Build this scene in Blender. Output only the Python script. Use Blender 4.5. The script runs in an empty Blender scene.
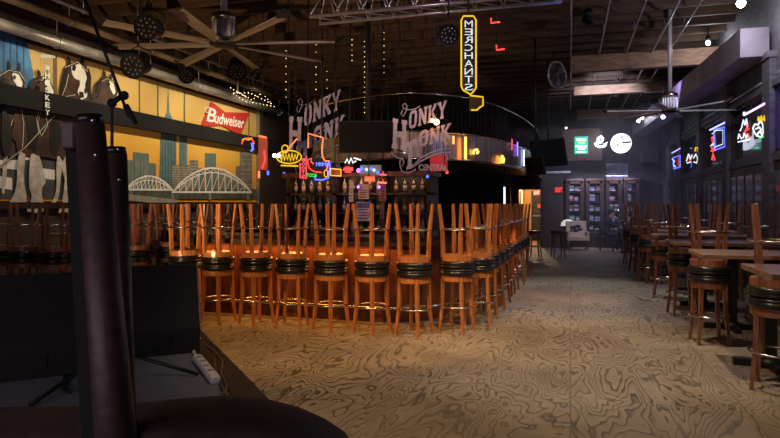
import bpy, math, random
from mathutils import Vector, Matrix
random.seed(7)
SC = bpy.context.scene
COL = SC.collection
PI = math.pi

# ---------------------------------------------------------------- camera
TH = math.radians(16.7); F = 600.0; CX = 390.0; HZ = 204.0; CZ = 1.5
CT, ST = math.cos(TH), math.sin(TH)
cam_d = bpy.data.cameras.new('camera'); cam = bpy.data.objects.new('camera', cam_d); COL.objects.link(cam)
cam.location = (0, 0, CZ); cam.rotation_euler = (PI/2, 0, TH)
cam_d.sensor_width = 36; cam_d.lens = 36*F/780; cam_d.shift_y = -15/780; cam_d.clip_start = 0.05; cam_d.clip_end = 200
SC.camera = cam

# ---------------------------------------------------------------- world and exposure
w = bpy.data.worlds.new('night'); SC.world = w; w.use_nodes = True
w.node_tree.nodes['Background'].inputs[0].default_value = (0.05, 0.06, 0.12, 1)
w.node_tree.nodes['Background'].inputs[1].default_value = 0.15
SC.view_settings.view_transform = 'Standard'
try: SC.view_settings.look = 'None'
except Exception: pass
SC.view_settings.gamma = 1; SC.view_settings.use_curve_mapping = False
SC.view_settings.exposure = 0.55
SC.cycles.sample_clamp_indirect = 2.0
SC.cycles.max_bounces = 6

# ---------------------------------------------------------------- ceiling lights (ceiling spots hang in housings built below; added violet spots have none)
def spot(name, loc, target, power, color, angle=70, blend=0.7, size=0.06):
    l = bpy.data.lights.new(name, 'SPOT'); l.energy = power; l.color = color
    l.spot_size = math.radians(angle); l.spot_blend = blend; l.shadow_soft_size = size
    o = bpy.data.objects.new(name, l); COL.objects.link(o); o.location = loc
    o.rotation_euler = (Vector(target)-Vector(loc)).to_track_quat('-Z', 'Y').to_euler()
    return o
def point(name, loc, power, color, size=0.05):
    l = bpy.data.lights.new(name, 'POINT'); l.energy = power; l.color = color; l.shadow_soft_size = size
    o = bpy.data.objects.new(name, l); COL.objects.link(o); o.location = loc; return o
def area(name, loc, target, sx, sy, power, color):
    l = bpy.data.lights.new(name, 'AREA'); l.shape = 'RECTANGLE'; l.size = sx; l.size_y = sy; l.energy = power; l.color = color
    o = bpy.data.objects.new(name, l); COL.objects.link(o); o.location = loc
    o.rotation_euler = (Vector(target)-Vector(loc)).to_track_quat('-Z', 'Y').to_euler(); return o

AMBER = (1.0, 0.50, 0.14); WARM = (1.0, 0.74, 0.48); COOL = (0.80, 0.86, 1.0); VIOLET = (0.50, 0.40, 1.0)
# (location, target, watts, colour, cone degrees)
SPOTS = [
    ((-3.4, 2.6, 4.5), (-2.7, 6.4, 0.2), 500, (1.0, 0.55, 0.18), 42),
    ((-1.6, 3.4, 4.5), (-1.3, 7.2, 0.5), 300, (1.0, 0.56, 0.20), 44),
    ((-0.3, 4.0, 4.6), (-0.2, 5.2, 0.0), 260, WARM, 84),
    ((0.3, 6.6, 4.6), (0.1, 6.6, 0.0), 290, (1.0, 0.86, 0.70), 62),
    ((0.3, 11.4, 4.8), (0.0, 10.6, 0.0), 330, COOL, 62),
    ((1.7, 3.2, 4.6), (1.6, 5.6, 1.2), 42, (1.0, 0.55, 0.3), 46),
    ((1.2, 17.5, 4.5), (0.6, 20.5, 0.6), 110, (0.85, 0.78, 0.95), 70),
]
WASH = [((-7.1, y, 4.5), (-9.0, y+0.6, 2.6), p, (1.0, 0.84, 0.58), 115) for y, p in ((6.7, 78), (8.6, 88), (10.6, 100), (12.6, 112), (14.4, 105))]
for i, (l, t, p, c, a) in enumerate(SPOTS + WASH): spot('ceiling_spot', l, t, p, c, a)
spot('violet_spot', (2.2, 14.2, 4.4), (1.9, 20.5, 1.6), 420, VIOLET, 46)
spot('violet_spot', (0.9, 15.6, 4.6), (1.0, 22.0, 3.2), 330, (0.7, 0.75, 1.0), 70)
spot('violet_spot', (1.9, 7.6, 4.6), (2.9, 12.5, 2.6), 95, (0.72, 0.62, 1.0), 70)

spot('fan_fill', (-4.4, 3.3, 0.62), (-5.6, 10.4, 4.4), 520, (1.0, 0.66, 0.34), 62)  # added uplight, out of view, brightening the fan blades and joists
area('street_fill', (-2.4, -1.85, 2.0), (-2.4, 4.0, 1.0), 4.5, 2.2, 42, (0.85, 0.70, 0.80))  # added camera-side fill inside the front wall, standing in for street light

# ---------------------------------------------------------------- picture -> place
def at(px, py, d):
    u = (px-CX)/F
    return Vector((d*(u*CT-ST), d*(u*ST+CT), CZ+(HZ-py)/F*d))
def onY(px, py, Y):
    u = (px-CX)/F; return at(px, py, Y/(u*ST+CT))
def onX(px, py, X):
    u = (px-CX)/F; return at(px, py, X/(u*CT-ST))
def onZ(px, py, Z): return at(px, py, F*(CZ-Z)/(py-HZ))

# ---------------------------------------------------------------- materials
def nt(m): return m.node_tree.nodes, m.node_tree.links
def mat(name, col, rough=0.5, metal=0.0, emit=None, es=0.0, var=0.0, scale=8.0, stretch=None, bump=0.0, coat=0.0, trans=0.0):
    m = bpy.data.materials.new(name); m.use_nodes = True
    N, L = nt(m); b = N['Principled BSDF']
    b.inputs['Base Color'].default_value = (*col, 1); b.inputs['Roughness'].default_value = rough; b.inputs['Metallic'].default_value = metal
    if coat: b.inputs['Coat Weight'].default_value = coat; b.inputs['Coat Roughness'].default_value = 0.15
    if trans: b.inputs['Transmission Weight'].default_value = trans
    if emit: b.inputs['Emission Color'].default_value = (*emit, 1); b.inputs['Emission Strength'].default_value = es
    if var:
        tc = N.new('ShaderNodeTexCoord'); mp = N.new('ShaderNodeMapping'); nz = N.new('ShaderNodeTexNoise'); rp = N.new('ShaderNodeValToRGB')
        if stretch: mp.inputs['Scale'].default_value = stretch
        nz.inputs['Scale'].default_value = scale; nz.inputs['Detail'].default_value = 5
        rp.color_ramp.elements[0].position = 0.3; rp.color_ramp.elements[1].position = 0.7
        rp.color_ramp.elements[0].color = (*[max(0, c*(1-var)) for c in col], 1); rp.color_ramp.elements[1].color = (*[min(1, c*(1+var)) for c in col], 1)
        L.new(tc.outputs['Object'], mp.inputs[0]); L.new(mp.outputs[0], nz.inputs[0]); L.new(nz.outputs[0], rp.inputs[0]); L.new(rp.outputs[0], b.inputs['Base Color'])
        if bump:
            bp = N.new('ShaderNodeBump'); bp.inputs['Strength'].default_value = bump; bp.inputs['Distance'].default_value = 0.01
            L.new(nz.outputs[0], bp.inputs['Height']); L.new(bp.outputs[0], b.inputs['Normal'])
    return m
def neon(name, col, s): return mat(name, tuple(c*0.3 for c in col), 0.4, emit=col, es=s)

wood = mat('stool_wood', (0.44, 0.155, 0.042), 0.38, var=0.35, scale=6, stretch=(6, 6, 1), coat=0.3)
wood_dim = mat('stool_wood_dim', (0.23, 0.082, 0.036), 0.4, var=0.35, scale=6, stretch=(6, 6, 1), coat=0.3)  # same stool wood with dim reddish light put into its colour
vinyl = mat('black_vinyl', (0.012, 0.011, 0.012), 0.28, var=0.2)
chrome = mat('chrome', (0.62, 0.58, 0.5), 0.22, 1.0)
steel = mat('steel', (0.42, 0.42, 0.44), 0.35, 0.9, var=0.115)
alu = mat('aluminium', (0.6, 0.58, 0.6), 0.35, 0.8, var=0.1)
black = mat('black_metal', (0.012, 0.012, 0.013), 0.45, 0.2, var=0.2)
blackm = mat('black_matte', (0.010, 0.010, 0.011), 0.75, var=0.3)
tabletop_m = mat('worn_table_wood', (0.24, 0.135, 0.075), 0.3, var=0.35, scale=4, stretch=(1, 8, 1), coat=0.5)
dark_wood = mat('dark_wood', (0.035, 0.016, 0.010), 0.42, var=0.45, scale=5, stretch=(1, 1, 6))
beam_wood = mat('beam_wood', (0.26, 0.15, 0.09), 0.7, var=0.4, scale=4, stretch=(1, 6, 6))
ceil_wood = mat('ceiling_boards', (0.016, 0.010, 0.009), 0.8, var=0.5, scale=3, stretch=(1, 8, 1))
bar_panel = mat('bar_front_wood', (0.13, 0.036, 0.013), 0.35, var=0.5, scale=3, stretch=(4, 4, 1), coat=0.3)
counter_m = mat('bar_counter', (0.018, 0.012, 0.010), 0.15, var=0.4, coat=0.5)
leather = mat('brown_leather', (0.050, 0.026, 0.022), 0.72, var=0.3, scale=30, bump=0.2)
post_m = mat('post_leatherette', (0.050, 0.024, 0.024), 0.5, var=0.25, scale=40, bump=0.2)
wallm = mat('wall_dark_paint', (0.030, 0.022, 0.024), 0.8, var=0.4, scale=3)
wall_r = mat('wall_right_timber', (0.085, 0.075, 0.085), 0.6, var=0.5, scale=4, stretch=(1, 1, 5))
pipe_m = mat('galvanised_pipe', (0.42, 0.38, 0.33), 0.4, 0.6, var=0.3, scale=5)
duct_m = mat('duct_metal', (0.22, 0.19, 0.22), 0.5, 0.3, var=0.25, scale=2)
carpet = mat('stage_carpet', (0.17, 0.175, 0.20), 0.95, var=0.75, scale=160, bump=0.6)
blade_m = mat('fan_blade', (0.26, 0.21, 0.16), 0.5, 0.3, var=0.115)
cream = mat('cream_cloth', (0.50, 0.40, 0.24), 0.8, var=0.1)
white_m = mat('white_plastic', (0.72, 0.66, 0.62), 0.4, var=0.05)
screen_m = mat('tv_screen', (0.004, 0.004, 0.005), 0.55)
screen_m.node_tree.nodes['Principled BSDF'].inputs['Specular IOR Level'].default_value = 0.1
glass_dark = mat('cabinet_glass', (0.10, 0.11, 0.14), 0.08, var=0.5, scale=5)

def floor_material():
    m = bpy.data.materials.new('plywood_floor'); m.use_nodes = True; N, L = nt(m); b = N['Principled BSDF']
    def M(op, a=None, c=None, v=None):
        n = N.new('ShaderNodeMath'); n.operation = op
        if a is not None: L.new(a, n.inputs[0])
        if c is not None: L.new(c, n.inputs[1])
        elif v is not None: n.inputs[1].default_value = v
        return n.outputs[0]
    tc = N.new('ShaderNodeTexCoord'); sp = N.new('ShaderNodeSeparateXYZ'); L.new(tc.outputs['Object'], sp.inputs[0])
    sx = M('DIVIDE', sp.outputs[0], v=1.22); fx = M('FLOOR', sx)
    off = M('MULTIPLY', fx, v=0.37); sy0 = M('DIVIDE', sp.outputs[1], v=2.44); sy = M('ADD', sy0, off); fy = M('FLOOR', sy)
    cmb = N.new('ShaderNodeCombineXYZ'); L.new(fx, cmb.inputs[0]); L.new(fy, cmb.inputs[1])
    wn = N.new('ShaderNodeTexWhiteNoise'); wn.noise_dimensions = '3D'; L.new(cmb.outputs[0], wn.inputs['Vector'])
    vm = N.new('ShaderNodeVectorMath'); vm.operation = 'SCALE'; L.new(wn.outputs['Color'], vm.inputs[0]); vm.inputs['Scale'].default_value = 40
    va = N.new('ShaderNodeVectorMath'); va.operation = 'ADD'; L.new(tc.outputs['Object'], va.inputs[0]); L.new(vm.outputs[0], va.inputs[1])
    mp = N.new('ShaderNodeMapping'); mp.inputs['Scale'].default_value = (1.0, 0.30, 1.0); L.new(va.outputs[0], mp.inputs[0])
    nz = N.new('ShaderNodeTexNoise'); nz.inputs['Scale'].default_value = 2.0; nz.inputs['Detail'].default_value = 3.0; nz.inputs['Roughness'].default_value = 0.45; nz.inputs['Distortion'].default_value = 0.5
    L.new(mp.outputs[0], nz.inputs[0])
    n6 = N.new('ShaderNodeTexNoise'); n6.inputs['Scale'].default_value = 14; n6.inputs['Detail'].default_value = 3; L.new(mp.outputs[0], n6.inputs[0])
    s6 = M('MULTIPLY', n6.outputs[0], v=0.03); a6 = M('ADD', nz.outputs[0], s6)
    k = M('MULTIPLY', a6, v=27.0); fr = M('FRACT', k)
    rp = N.new('ShaderNodeValToRGB'); L.new(fr, rp.inputs[0])
    e = rp.color_ramp.elements; e[0].position = 0.0; e[0].color = (1, 1, 1, 1); e[1].position = 0.62; e[1].color = (0.80, 0.79, 0.77, 1)
    a = e.new(0.84); a.color = (0.10, 0.09, 0.08, 1); a2 = e.new(0.93); a2.color = (0.16, 0.15, 0.14, 1); a3 = e.new(1.0); a3.color = (1, 1, 1, 1)
    n2 = N.new('ShaderNodeTexNoise'); n2.inputs['Scale'].default_value = 0.8; n2.inputs['Detail'].default_value = 6; n2.inputs['Roughness'].default_value = 0.65; L.new(tc.outputs['Object'], n2.inputs[0])
    r2 = N.new('ShaderNodeValToRGB'); L.new(n2.outputs[0], r2.inputs[0])
    r2.color_ramp.elements[0].position = 0.35; r2.color_ramp.elements[0].color = (0.205, 0.150, 0.095, 1)
    r2.color_ramp.elements[1].position = 0.68; r2.color_ramp.elements[1].color = (0.36, 0.285, 0.19, 1)
    n3 = N.new('ShaderNodeTexNoise'); n3.inputs['Scale'].default_value = 60; n3.inputs['Detail'].default_value = 3; L.new(mp.outputs[0], n3.inputs[0])
    mx = N.new('ShaderNodeMix'); mx.data_type = 'RGBA'; mx.blend_type = 'MULTIPLY'
    n5 = N.new('ShaderNodeTexNoise'); n5.inputs['Scale'].default_value = 0.55; n5.inputs['Detail'].default_value = 4; L.new(tc.outputs['Object'], n5.inputs[0])
    w5 = N.new('ShaderNodeMapRange'); w5.inputs[1].default_value = 0.36; w5.inputs[2].default_value = 0.60; w5.inputs[3].default_value = 0.42; w5.inputs[4].default_value = 0.92; L.new(n5.outputs[0], w5.inputs[0]); L.new(w5.outputs[0], mx.inputs[0])
    L.new(r2.outputs[0], mx.inputs[6]); L.new(rp.outputs[0], mx.inputs[7])
    # joints between sheets
    jx = M('FRACT', sx); jy = M('FRACT', sy)
    j1 = M('LESS_THAN', jx, v=0.006); j2 = M('LESS_THAN', jy, v=0.003); j = M('MAXIMUM', j1, j2)
    mj = N.new('ShaderNodeMix'); mj.data_type = 'RGBA'; L.new(j, mj.inputs[0]); L.new(mx.outputs[2], mj.inputs[6]); mj.inputs[7].default_value = (0.12, 0.095, 0.065, 1)
    L.new(mj.outputs[2], b.inputs['Base Color'])
    rr = N.new('ShaderNodeMapRange'); rr.inputs[3].default_value = 0.42; rr.inputs[4].default_value = 0.75; L.new(n3.outputs[0], rr.inputs[0]); L.new(rr.outputs[0], b.inputs['Roughness'])
    bp = N.new('ShaderNodeBump'); bp.inputs['Strength'].default_value = 0.35; bp.inputs['Distance'].default_value = 0.004; L.new(rp.outputs[0], bp.inputs['Height']); L.new(bp.outputs[0], b.inputs['Normal'])
    return m
def brick_material(name, c1, c2, mortar):
    m = bpy.data.materials.new(name); m.use_nodes = True; N, L = nt(m); b = N['Principled BSDF']
    tc = N.new('ShaderNodeTexCoord'); mp = N.new('ShaderNodeMapping'); mp.inputs['Rotation'].default_value = (PI/2, 0, 0)
    br = N.new('ShaderNodeTexBrick'); br.inputs['Scale'].default_value = 4.2
    br.inputs['Color1'].default_value = (*c1, 1); br.inputs['Color2'].default_value = (*c2, 1); br.inputs['Mortar'].default_value = (*mortar, 1)
    L.new(tc.outputs['Object'], mp.inputs[0]); L.new(mp.outputs[0], br.inputs[0]); L.new(br.outputs[0], b.inputs['Base Color']); b.inputs['Roughness'].default_value = 0.85
    return m
floor_m = floor_material()
girder_m = mat('girder_black', (0.004, 0.004, 0.004), 0.95)
brick_m = brick_material('red_brick', (0.26, 0.15, 0.12), (0.19, 0.10, 0.08), (0.22, 0.19, 0.17))
brick_d = brick_material('dark_brick', (0.07, 0.035, 0.028), (0.05, 0.025, 0.02), (0.03, 0.025, 0.022))

# ---------------------------------------------------------------- mesh builder
class MB:
    def __init__(s): s.v = []; s.f = []; s.mi = []; s.sm = []
    def add(s, vs, fs, m=0, smooth=False):
        b = len(s.v); s.v += [Vector(p) for p in vs]
        for f in fs: s.f.append([b+i for i in f]); s.mi.append(m); s.sm.append(smooth)
        return s
    def box(s, c, d, rot=None, m=0):
        c = Vector(c); h = [x/2 for x in d]; R = rot or Matrix.Identity(3)
        vs = [c + R @ Vector((sx*h[0], sy*h[1], sz*h[2])) for sx in (-1, 1) for sy in (-1, 1) for sz in (-1, 1)]
        return s.add(vs, [(0,1,3,2),(4,6,7,5),(0,4,5,1),(2,3,7,6),(0,2,6,4),(1,5,7,3)], m)
    def b2(s, lo, hi, m=0):
        return s.box([(a+b)/2 for a, b in zip(lo, hi)], [abs(b-a) for a, b in zip(lo, hi)], m=m)
    def bar(s, p0, p1, w0, w1=None, m=0, d0=None):
        p0, p1 = Vector(p0), Vector(p1); w1 = w1 or w0; z = (p1-p0).normalized()
        x = z.cross(Vector((0, 1, 0))); x = x.normalized() if x.length > 0.05 else Vector((1, 0, 0)); y = z.cross(x).normalized()
        vs = []
        for p, w_ in ((p0, w0), (p1, w1)):
            for a, b in ((-1,-1),(1,-1),(1,1),(-1,1)): vs.append(p + x*a*w_/2 + y*b*(d0 or w_)/2)
        return s.add(vs, [(3,2,1,0),(4,5,6,7),(0,1,5,4),(1,2,6,5),(2,3,7,6),(3,0,4,7)], m)
    def tube(s, p0, p1, r0, r1=None, n=12, m=0, cap=True):
        r1 = r0 if r1 is None else r1; p0, p1 = Vector(p0), Vector(p1); z = (p1-p0).normalized()
        x = z.orthogonal().normalized(); y = z.cross(x); vs = []
        for p, r in ((p0, r0), (p1, r1)):
            for i in range(n): a = 2*PI*i/n; vs.append(p + x*math.cos(a)*r + y*math.sin(a)*r)
        b = len(s.v); s.add(vs, [(i, (i+1)%n, n+(i+1)%n, n+i) for i in range(n)], m, True)
        if cap:
            s.f += [[b+i for i in range(n)][::-1], [b+n+i for i in range(n)]]; s.mi += [m, m]; s.sm += [False, False]
        return s
    def path(s, pts, r, n=8, m=0, closed=False):
        pts = [Vector(p) for p in pts]; P = len(pts); vs = []; up = None
        for i, p in enumerate(pts):
            a = pts[(i-1) % P] if (closed or i > 0) else p; b = pts[(i+1) % P] if (closed or i < P-1) else p
            t = (b-a); t = t.normalized() if t.length > 1e-9 else Vector((0, 0, 1))
            if up is None: up = t.orthogonal().normalized()
            up = (up - t*up.dot(t)); up = up.normalized() if up.length > 1e-6 else t.orthogonal().normalized()
            sd = t.cross(up)
            for k in range(n): q = 2*PI*k/n; vs.append(p + up*math.cos(q)*r + sd*math.sin(q)*r)
        fs = []
        for i in range(P if closed else P-1):
            j = (i+1) % P
            for k in range(n): k2 = (k+1) % n; fs.append((i*n+k, i*n+k2, j*n+k2, j*n+k))
        if not closed: fs += [tuple(range(n))[::-1], tuple((P-1)*n+k for k in range(n))]
        return s.add(vs, fs, m, True)
    def lathe(s, prof, n=24, o=(0, 0, 0), m=0, smooth=True):
        o = Vector(o); vs = []
        for r, z in prof:
            for i in range(n): a = 2*PI*i/n; vs.append(o + Vector((r*math.cos(a), r*math.sin(a), z)))
        fs = []
        for j in range(len(prof)-1):
            for i in range(n): k = (i+1) % n; fs.append((j*n+i, j*n+k, (j+1)*n+k, (j+1)*n+i))
        fs += [tuple(range(n))[::-1], tuple((len(prof)-1)*n+i for i in range(n))]
        return s.add(vs, fs, m, smooth)
    def torus(s, c, R, r, n=28, k=8, m=0, rot=None):
        Rm = rot or Matrix.Identity(3); c = Vector(c)
        return s.path([c + Rm @ Vector((R*math.cos(2*PI*i/n), R*math.sin(2*PI*i/n), 0)) for i in range(n)], r, k, m, True)
    def prism(s, pts, nrm, m=0):
        """outline pts (3D, planar) pushed along the vector nrm"""
        pts = [Vector(p) for p in pts]; nrm = Vector(nrm); n = len(pts)
        return s.add(pts + [p+nrm for p in pts], [tuple(range(n))[::-1], tuple(range(n, 2*n))] + [(i, (i+1)%n, n+(i+1)%n, n+i) for i in range(n)], m)
    def sphere(s, c, r, n=12, m=0, sc=(1, 1, 1)):
        c = Vector(c); h = n//2; vs = []; fs = []
        for j in range(h+1):
            t = PI*j/h
            for i in range(n): a = 2*PI*i/n; vs.append(c + Vector((r*sc[0]*math.sin(t)*math.cos(a), r*sc[1]*math.sin(t)*math.sin(a), r*sc[2]*math.cos(t))))
        for j in range(h):
            for i in range(n): k = (i+1) % n; fs.append((j*n+i, (j+1)*n+i, (j+1)*n+k, j*n+k))
        return s.add(vs, fs, m, True)
    def build(s, name, mats, parent=None, bevel=0):
        me = bpy.data.meshes.new(name); off = OFF.get(parent.name) if parent is not None else None
        me.from_pydata([tuple(p) if off is None else tuple(p-off) for p in s.v], [], s.f)
        for m_ in (mats if isinstance(mats, (list, tuple)) else [mats]): me.materials.append(m_)
        me.polygons.foreach_set('material_index', s.mi); me.polygons.foreach_set('use_smooth', s.sm); me.update()
        o = bpy.data.objects.new(name, me); COL.objects.link(o)
        if parent is not None: o.parent = parent
        if bevel:
            b = o.modifiers.new('bevel', 'BEVEL'); b.width = bevel; b.segments = 2; b.limit_method = 'ANGLE'
        if off is not None: OFF[o.name] = off
        return o
OFF = {}
def tag(o, label, cat, group=None):
    o['label'] = label; o['category'] = cat
    if group: o['group'] = group
    return o
def thing(name, label, cat, loc=(0, 0, 0), rz=0, group=None, world=False):
    """world=True: the parts' coordinates are given in the room's frame"""
    o = bpy.data.objects.new(name, None); COL.objects.link(o); o.location = loc; o.rotation_euler = (0, 0, rz)
    o.empty_display_size = 0.1
    if world:
        OFF[o.name] = Vector(loc)
    return tag(o, label, cat, group)
def struct(name, mb, m): o = mb.build(name, m); o['kind'] = 'structure'; return o
def dup(root, loc, rot, label, group=None, name=None):
    r = root.copy(); COL.objects.link(r); r.location = loc; r.rotation_euler = rot; r['label'] = label
    if name: r.name = name
    if group: r['group'] = group
    for ch in root.children:
        c = ch.copy(); COL.objects.link(c); c.parent = r
        for g in ch.children: d = g.copy(); COL.objects.link(d); d.parent = c
    return r
_tc = {}
def text_mesh(body, bold=0.0):
    key = (body, bold)
    if key not in _tc:
        cu = bpy.data.curves.new('t', 'FONT'); cu.body = body; cu.size = 1; cu.offset = bold; cu.resolution_u = 3
        o = bpy.data.objects.new('t', cu); COL.objects.link(o); bpy.context.view_layer.update()
        me = bpy.data.meshes.new_from_object(o.evaluated_get(bpy.context.evaluated_depsgraph_get()))
        vs = [v.co.copy() for v in me.vertices]; fs = [tuple(p.vertices) for p in me.polygons]
        COL.objects.unlink(o); bpy.data.objects.remove(o); bpy.data.curves.remove(cu); bpy.data.meshes.remove(me)
        x0 = min(v.x for v in vs); x1 = max(v.x for v in vs); y0 = min(v.y for v in vs); y1 = max(v.y for v in vs)
        _tc[key] = ([((v.x-x0)/(x1-x0), (v.y-y0)/(y1-y0)) for v in vs], fs)
    return _tc[key]
def text(mb, body, p00, p10, p01, m=0, bold=0.0, mirror=False, lift=(0, 0, 0)):
    """flat lettering spanning p00 (bottom left), p10 (bottom right), p01 (top left)"""
    vs, fs = text_mesh(body, bold); p00, p10, p01, lift = Vector(p00), Vector(p10), Vector(p01), Vector(lift)
    mb.add([p00 + lift + (p10-p00)*((1-x) if mirror else x) + (p01-p00)*y for x, y in vs], fs, m)

# ================================================================ THE ROOM
XL, XR, YB, YF, ZC = -9.0, 3.0, 22.2, -2.0, 5.2
struct('floor', MB().b2((XL-0.2, YF-0.2, -0.15), (XR+0.2, YB+3.5, 0)), floor_m)
struct('ceiling', MB().b2((XL-0.2, YF-0.2, ZC), (XR+0.2, YB+0.2, ZC+0.15)), ceil_wood)
struct('wall_front', MB().b2((XL-0.2, YF-0.2, 0), (XR+0.2, YF, ZC)), wallm)
struct('wall_left', MB().b2((XL-0.2, YF, 0), (XL, YB, ZC)), brick_d)
# back wall around the corridor opening
CX0, CX1, CH = -1.78, -0.98, 2.02
g = MB(); g.b2((XL, YB, 0), (CX0, YB+0.2, ZC)); g.b2((CX1, YB, 0), (XR, YB+0.2, ZC)); g.b2((CX0, YB, CH), (CX1, YB+0.2, ZC))
struct('wall_back', g, wallm)
g = MB(); y0, y1 = YB+0.2, YB+3.2
g.b2((CX0-0.1, y0, 0), (CX0-0.02, y1, 2.5)); g.b2((CX1+0.25, y0, 0), (CX1+0.35, y1, 2.5)); g.b2((CX0-0.1, y1, 0), (CX1+0.35, y1+0.1, 2.5)); g.b2((CX0-0.1, y0, 2.5), (CX1+0.35, y1+0.1, 2.6))
struct('wall_corridor', g, mat('corridor_paint', (0.62, 0.36, 0.13), 0.6, var=0.05))
g = MB(); g.b2((CX0-0.02, y0+0.3, 0), (CX0, y1, 0.95)); g.b2((-1.45, y1-0.02, 0), (CX1+0.25, y1, 0.95))
struct('trim_1', g, mat('corridor_wainscot', (0.42, 0.38, 0.26), 0.6))
g = MB()
for x in (CX0-0.08, CX1): g.b2((x, YB-0.04, 0), (x+0.08, YB, CH+0.08))
g.b2((CX0-0.08, YB-0.04, CH), (CX1+0.08, YB, CH+0.08)); struct('trim_2', g, dark_wood)
cd = struct('door_1', MB().b2((-1.52, y1-0.09, 0), (-0.80, y1-0.03, 2.03)), mat('grey_door', (0.012, 0.015, 0.016), 0.6))
MB().b2((-1.46, y1-0.14, 0.98), (-0.84, y1-0.11, 1.05)).build('push_bar', chrome, cd)
MB().b2((-1.28, y1-0.10, 1.34), (-1.08, y1-0.09, 1.50)).build('notice', mat('red_notice', (0.7, 0.05, 0.03), 0.5), cd)
cd2 = struct('door_2', MB().b2((CX0-0.015, YB+0.7, 0), (CX0+0.03, YB+1.5, 2.0)), mat('cream_door', (0.7, 0.62, 0.45), 0.5))
cl = thing('ceiling_light', 'bright warm ceiling lamp inside the yellow corridor past the bar', 'lamp', (-1.3, YB+1.4, 2.42))
MB().b2((-0.15, -0.15, 0.03), (0.15, 0.15, 0.08)).build('housing', white_m, cl)
MB().b2((-0.13, -0.13, 0.0), (0.13, 0.13, 0.03)).build('diffuser', neon('corridor_lamp', (1, 0.85, 0.6), 14), cl)
point('corridor_lamp_light', (-1.3, YB+1.1, 2.25), 75, (1.0, 0.74, 0.42))

# brick panel high on the back wall, dark window beneath
p0 = onY(563, 161, YB); p1 = onY(602, 128, YB)
struct('trim_3', MB().b2((p0.x, YB-0.05, p0.z), (p1.x, YB, p1.z)), brick_m)
p0 = onY(606, 192, YB); p1 = onY(628, 163, YB)
wn = struct('window_1', MB().b2((p0.x, YB-0.04, p0.z), (p1.x, YB, p1.z)), glass_dark)

# ceiling joists and crossbeams
g = MB()
y = 0.4
while y < YB: g.b2((XL, y, ZC-0.24), (XR, y+0.07, ZC)); y += 0.62
struct('ceiling_joists', g, mat('joist_wood', (0.075, 0.040, 0.022), 0.75, var=0.4, scale=3, stretch=(0.5, 6, 6)))
for i, (px0, px1, yb, yt, d) in enumerate(((571, 764, 69, 53, 13.2), (574, 742, 93, 84, 16.2), (577, 668, 117, 108, 20.4))):
    a = at(620, yb, d); zt = at(620, yt, d).z
    struct('trim_%d' % (4+i), MB().b2((onY(px0, 90, a.y).x, a.y, a.z), (XR, a.y+0.22, zt)), beam_wood)
# soffit duct along the right wall
p = [Vector((2.56, 10.6, 3.8)), Vector((2.96, 10.6, 3.8)), Vector((2.50, 21.8, 3.8)), Vector((2.02, 21.8, 3.8))]
struct('trim_7', MB().prism(p, (0, 0, 0.45)), duct_m)

# right wall: plinth wall, mullioned transoms, posts
bays = [(18.55, 20.55), (15.95, 18.15), (13.40, 15.55), (10.85, 12.98), (8.25, 10.38), (5.65, 7.78), (3.05, 5.18), (0.45, 2.58)]
ZT0, ZT1 = 2.28, 3.28
g = MB(); g.b2((XR, YF, ZT1), (XR+0.2, YB, ZC)); g.b2((XR, YF, 0), (XR+0.2, YB, 2.2))
prev = YB
for a, b in bays: g.b2((XR, b, 2.2), (XR+0.2, prev, ZT1)); prev = a
g.b2((XR, YF, 2.2), (XR+0.2, prev, ZT1)); struct('wall_right', g, wall_r)
for i, (a, b) in enumerate(bays):
    g = MB(); g.b2((XR-0.10, b, 0), (XR, b+0.38, ZT1+0.45)); g.b2((XR-0.13, b-0.02, ZT1+0.45), (XR, b+0.40, ZT1+0.55))
    struct('trim_%d' % (10+i), g, wall_r)
g = MB(); g.b2((XR-0.06, YF, 2.16), (XR, YB, 2.28)); g.b2((XR-0.07, YF, ZT1), (XR, YB, ZT1+0.10)); struct('trim_20', g, wall_r)
night = mat('night_glass', (0.02, 0.02, 0.03), 0.05, var=0.5, scale=2); violet_pane = neon('blue_lit_glass', (0.10, 0.13, 0.9), 1.1)
for i, (a, b) in enumerate(bays):
    wdw = struct('window_%d' % (2+i), MB().b2((XR+0.04, a, ZT0), (XR+0.08, b, ZT1)), violet_pane if i == 4 else night)
    f = MB()
    for lo, hi in (((XR-0.02, a, ZT0), (XR+0.04, a+0.05, ZT1)), ((XR-0.02, b-0.05, ZT0), (XR+0.04, b, ZT1)), ((XR-0.02, a, ZT0), (XR+0.04, b, ZT0+0.05)), ((XR-0.02, a, ZT1-0.05), (XR+0.04, b, ZT1))): f.b2(lo, hi)
    f.build('window_frame', dark_wood, wdw)
    # dark folding doors beneath each transom
    d = struct('door_%d' % (3+i), MB().b2((XR-0.045, a+0.02, 0.02), (XR-0.005, b-0.02, 2.14)), dark_wood)
    q = MB(); hw = (b-a)/4
    for k in range(4): q.b2((XR-0.055, a+k*hw+0.09, 0.75), (XR-0.045, a+(k+1)*hw-0.07, 2.0))
    q.build('door_panes', glass_dark, d)
    nm = MB().tube((XR-0.06, a+0.1, ZT1+0.16), (XR-0.06, b-0.1, ZT1+0.16), 0.015, n=8)
    t = tag(nm.build('curtain_rail', alu), 'thin metal rail over the %s transom window from the far end' % ['first', 'second', 'third', 'fourth', 'fifth', 'sixth', 'seventh', 'eighth'][i], 'rail', 'metal rails over the transoms')

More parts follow.
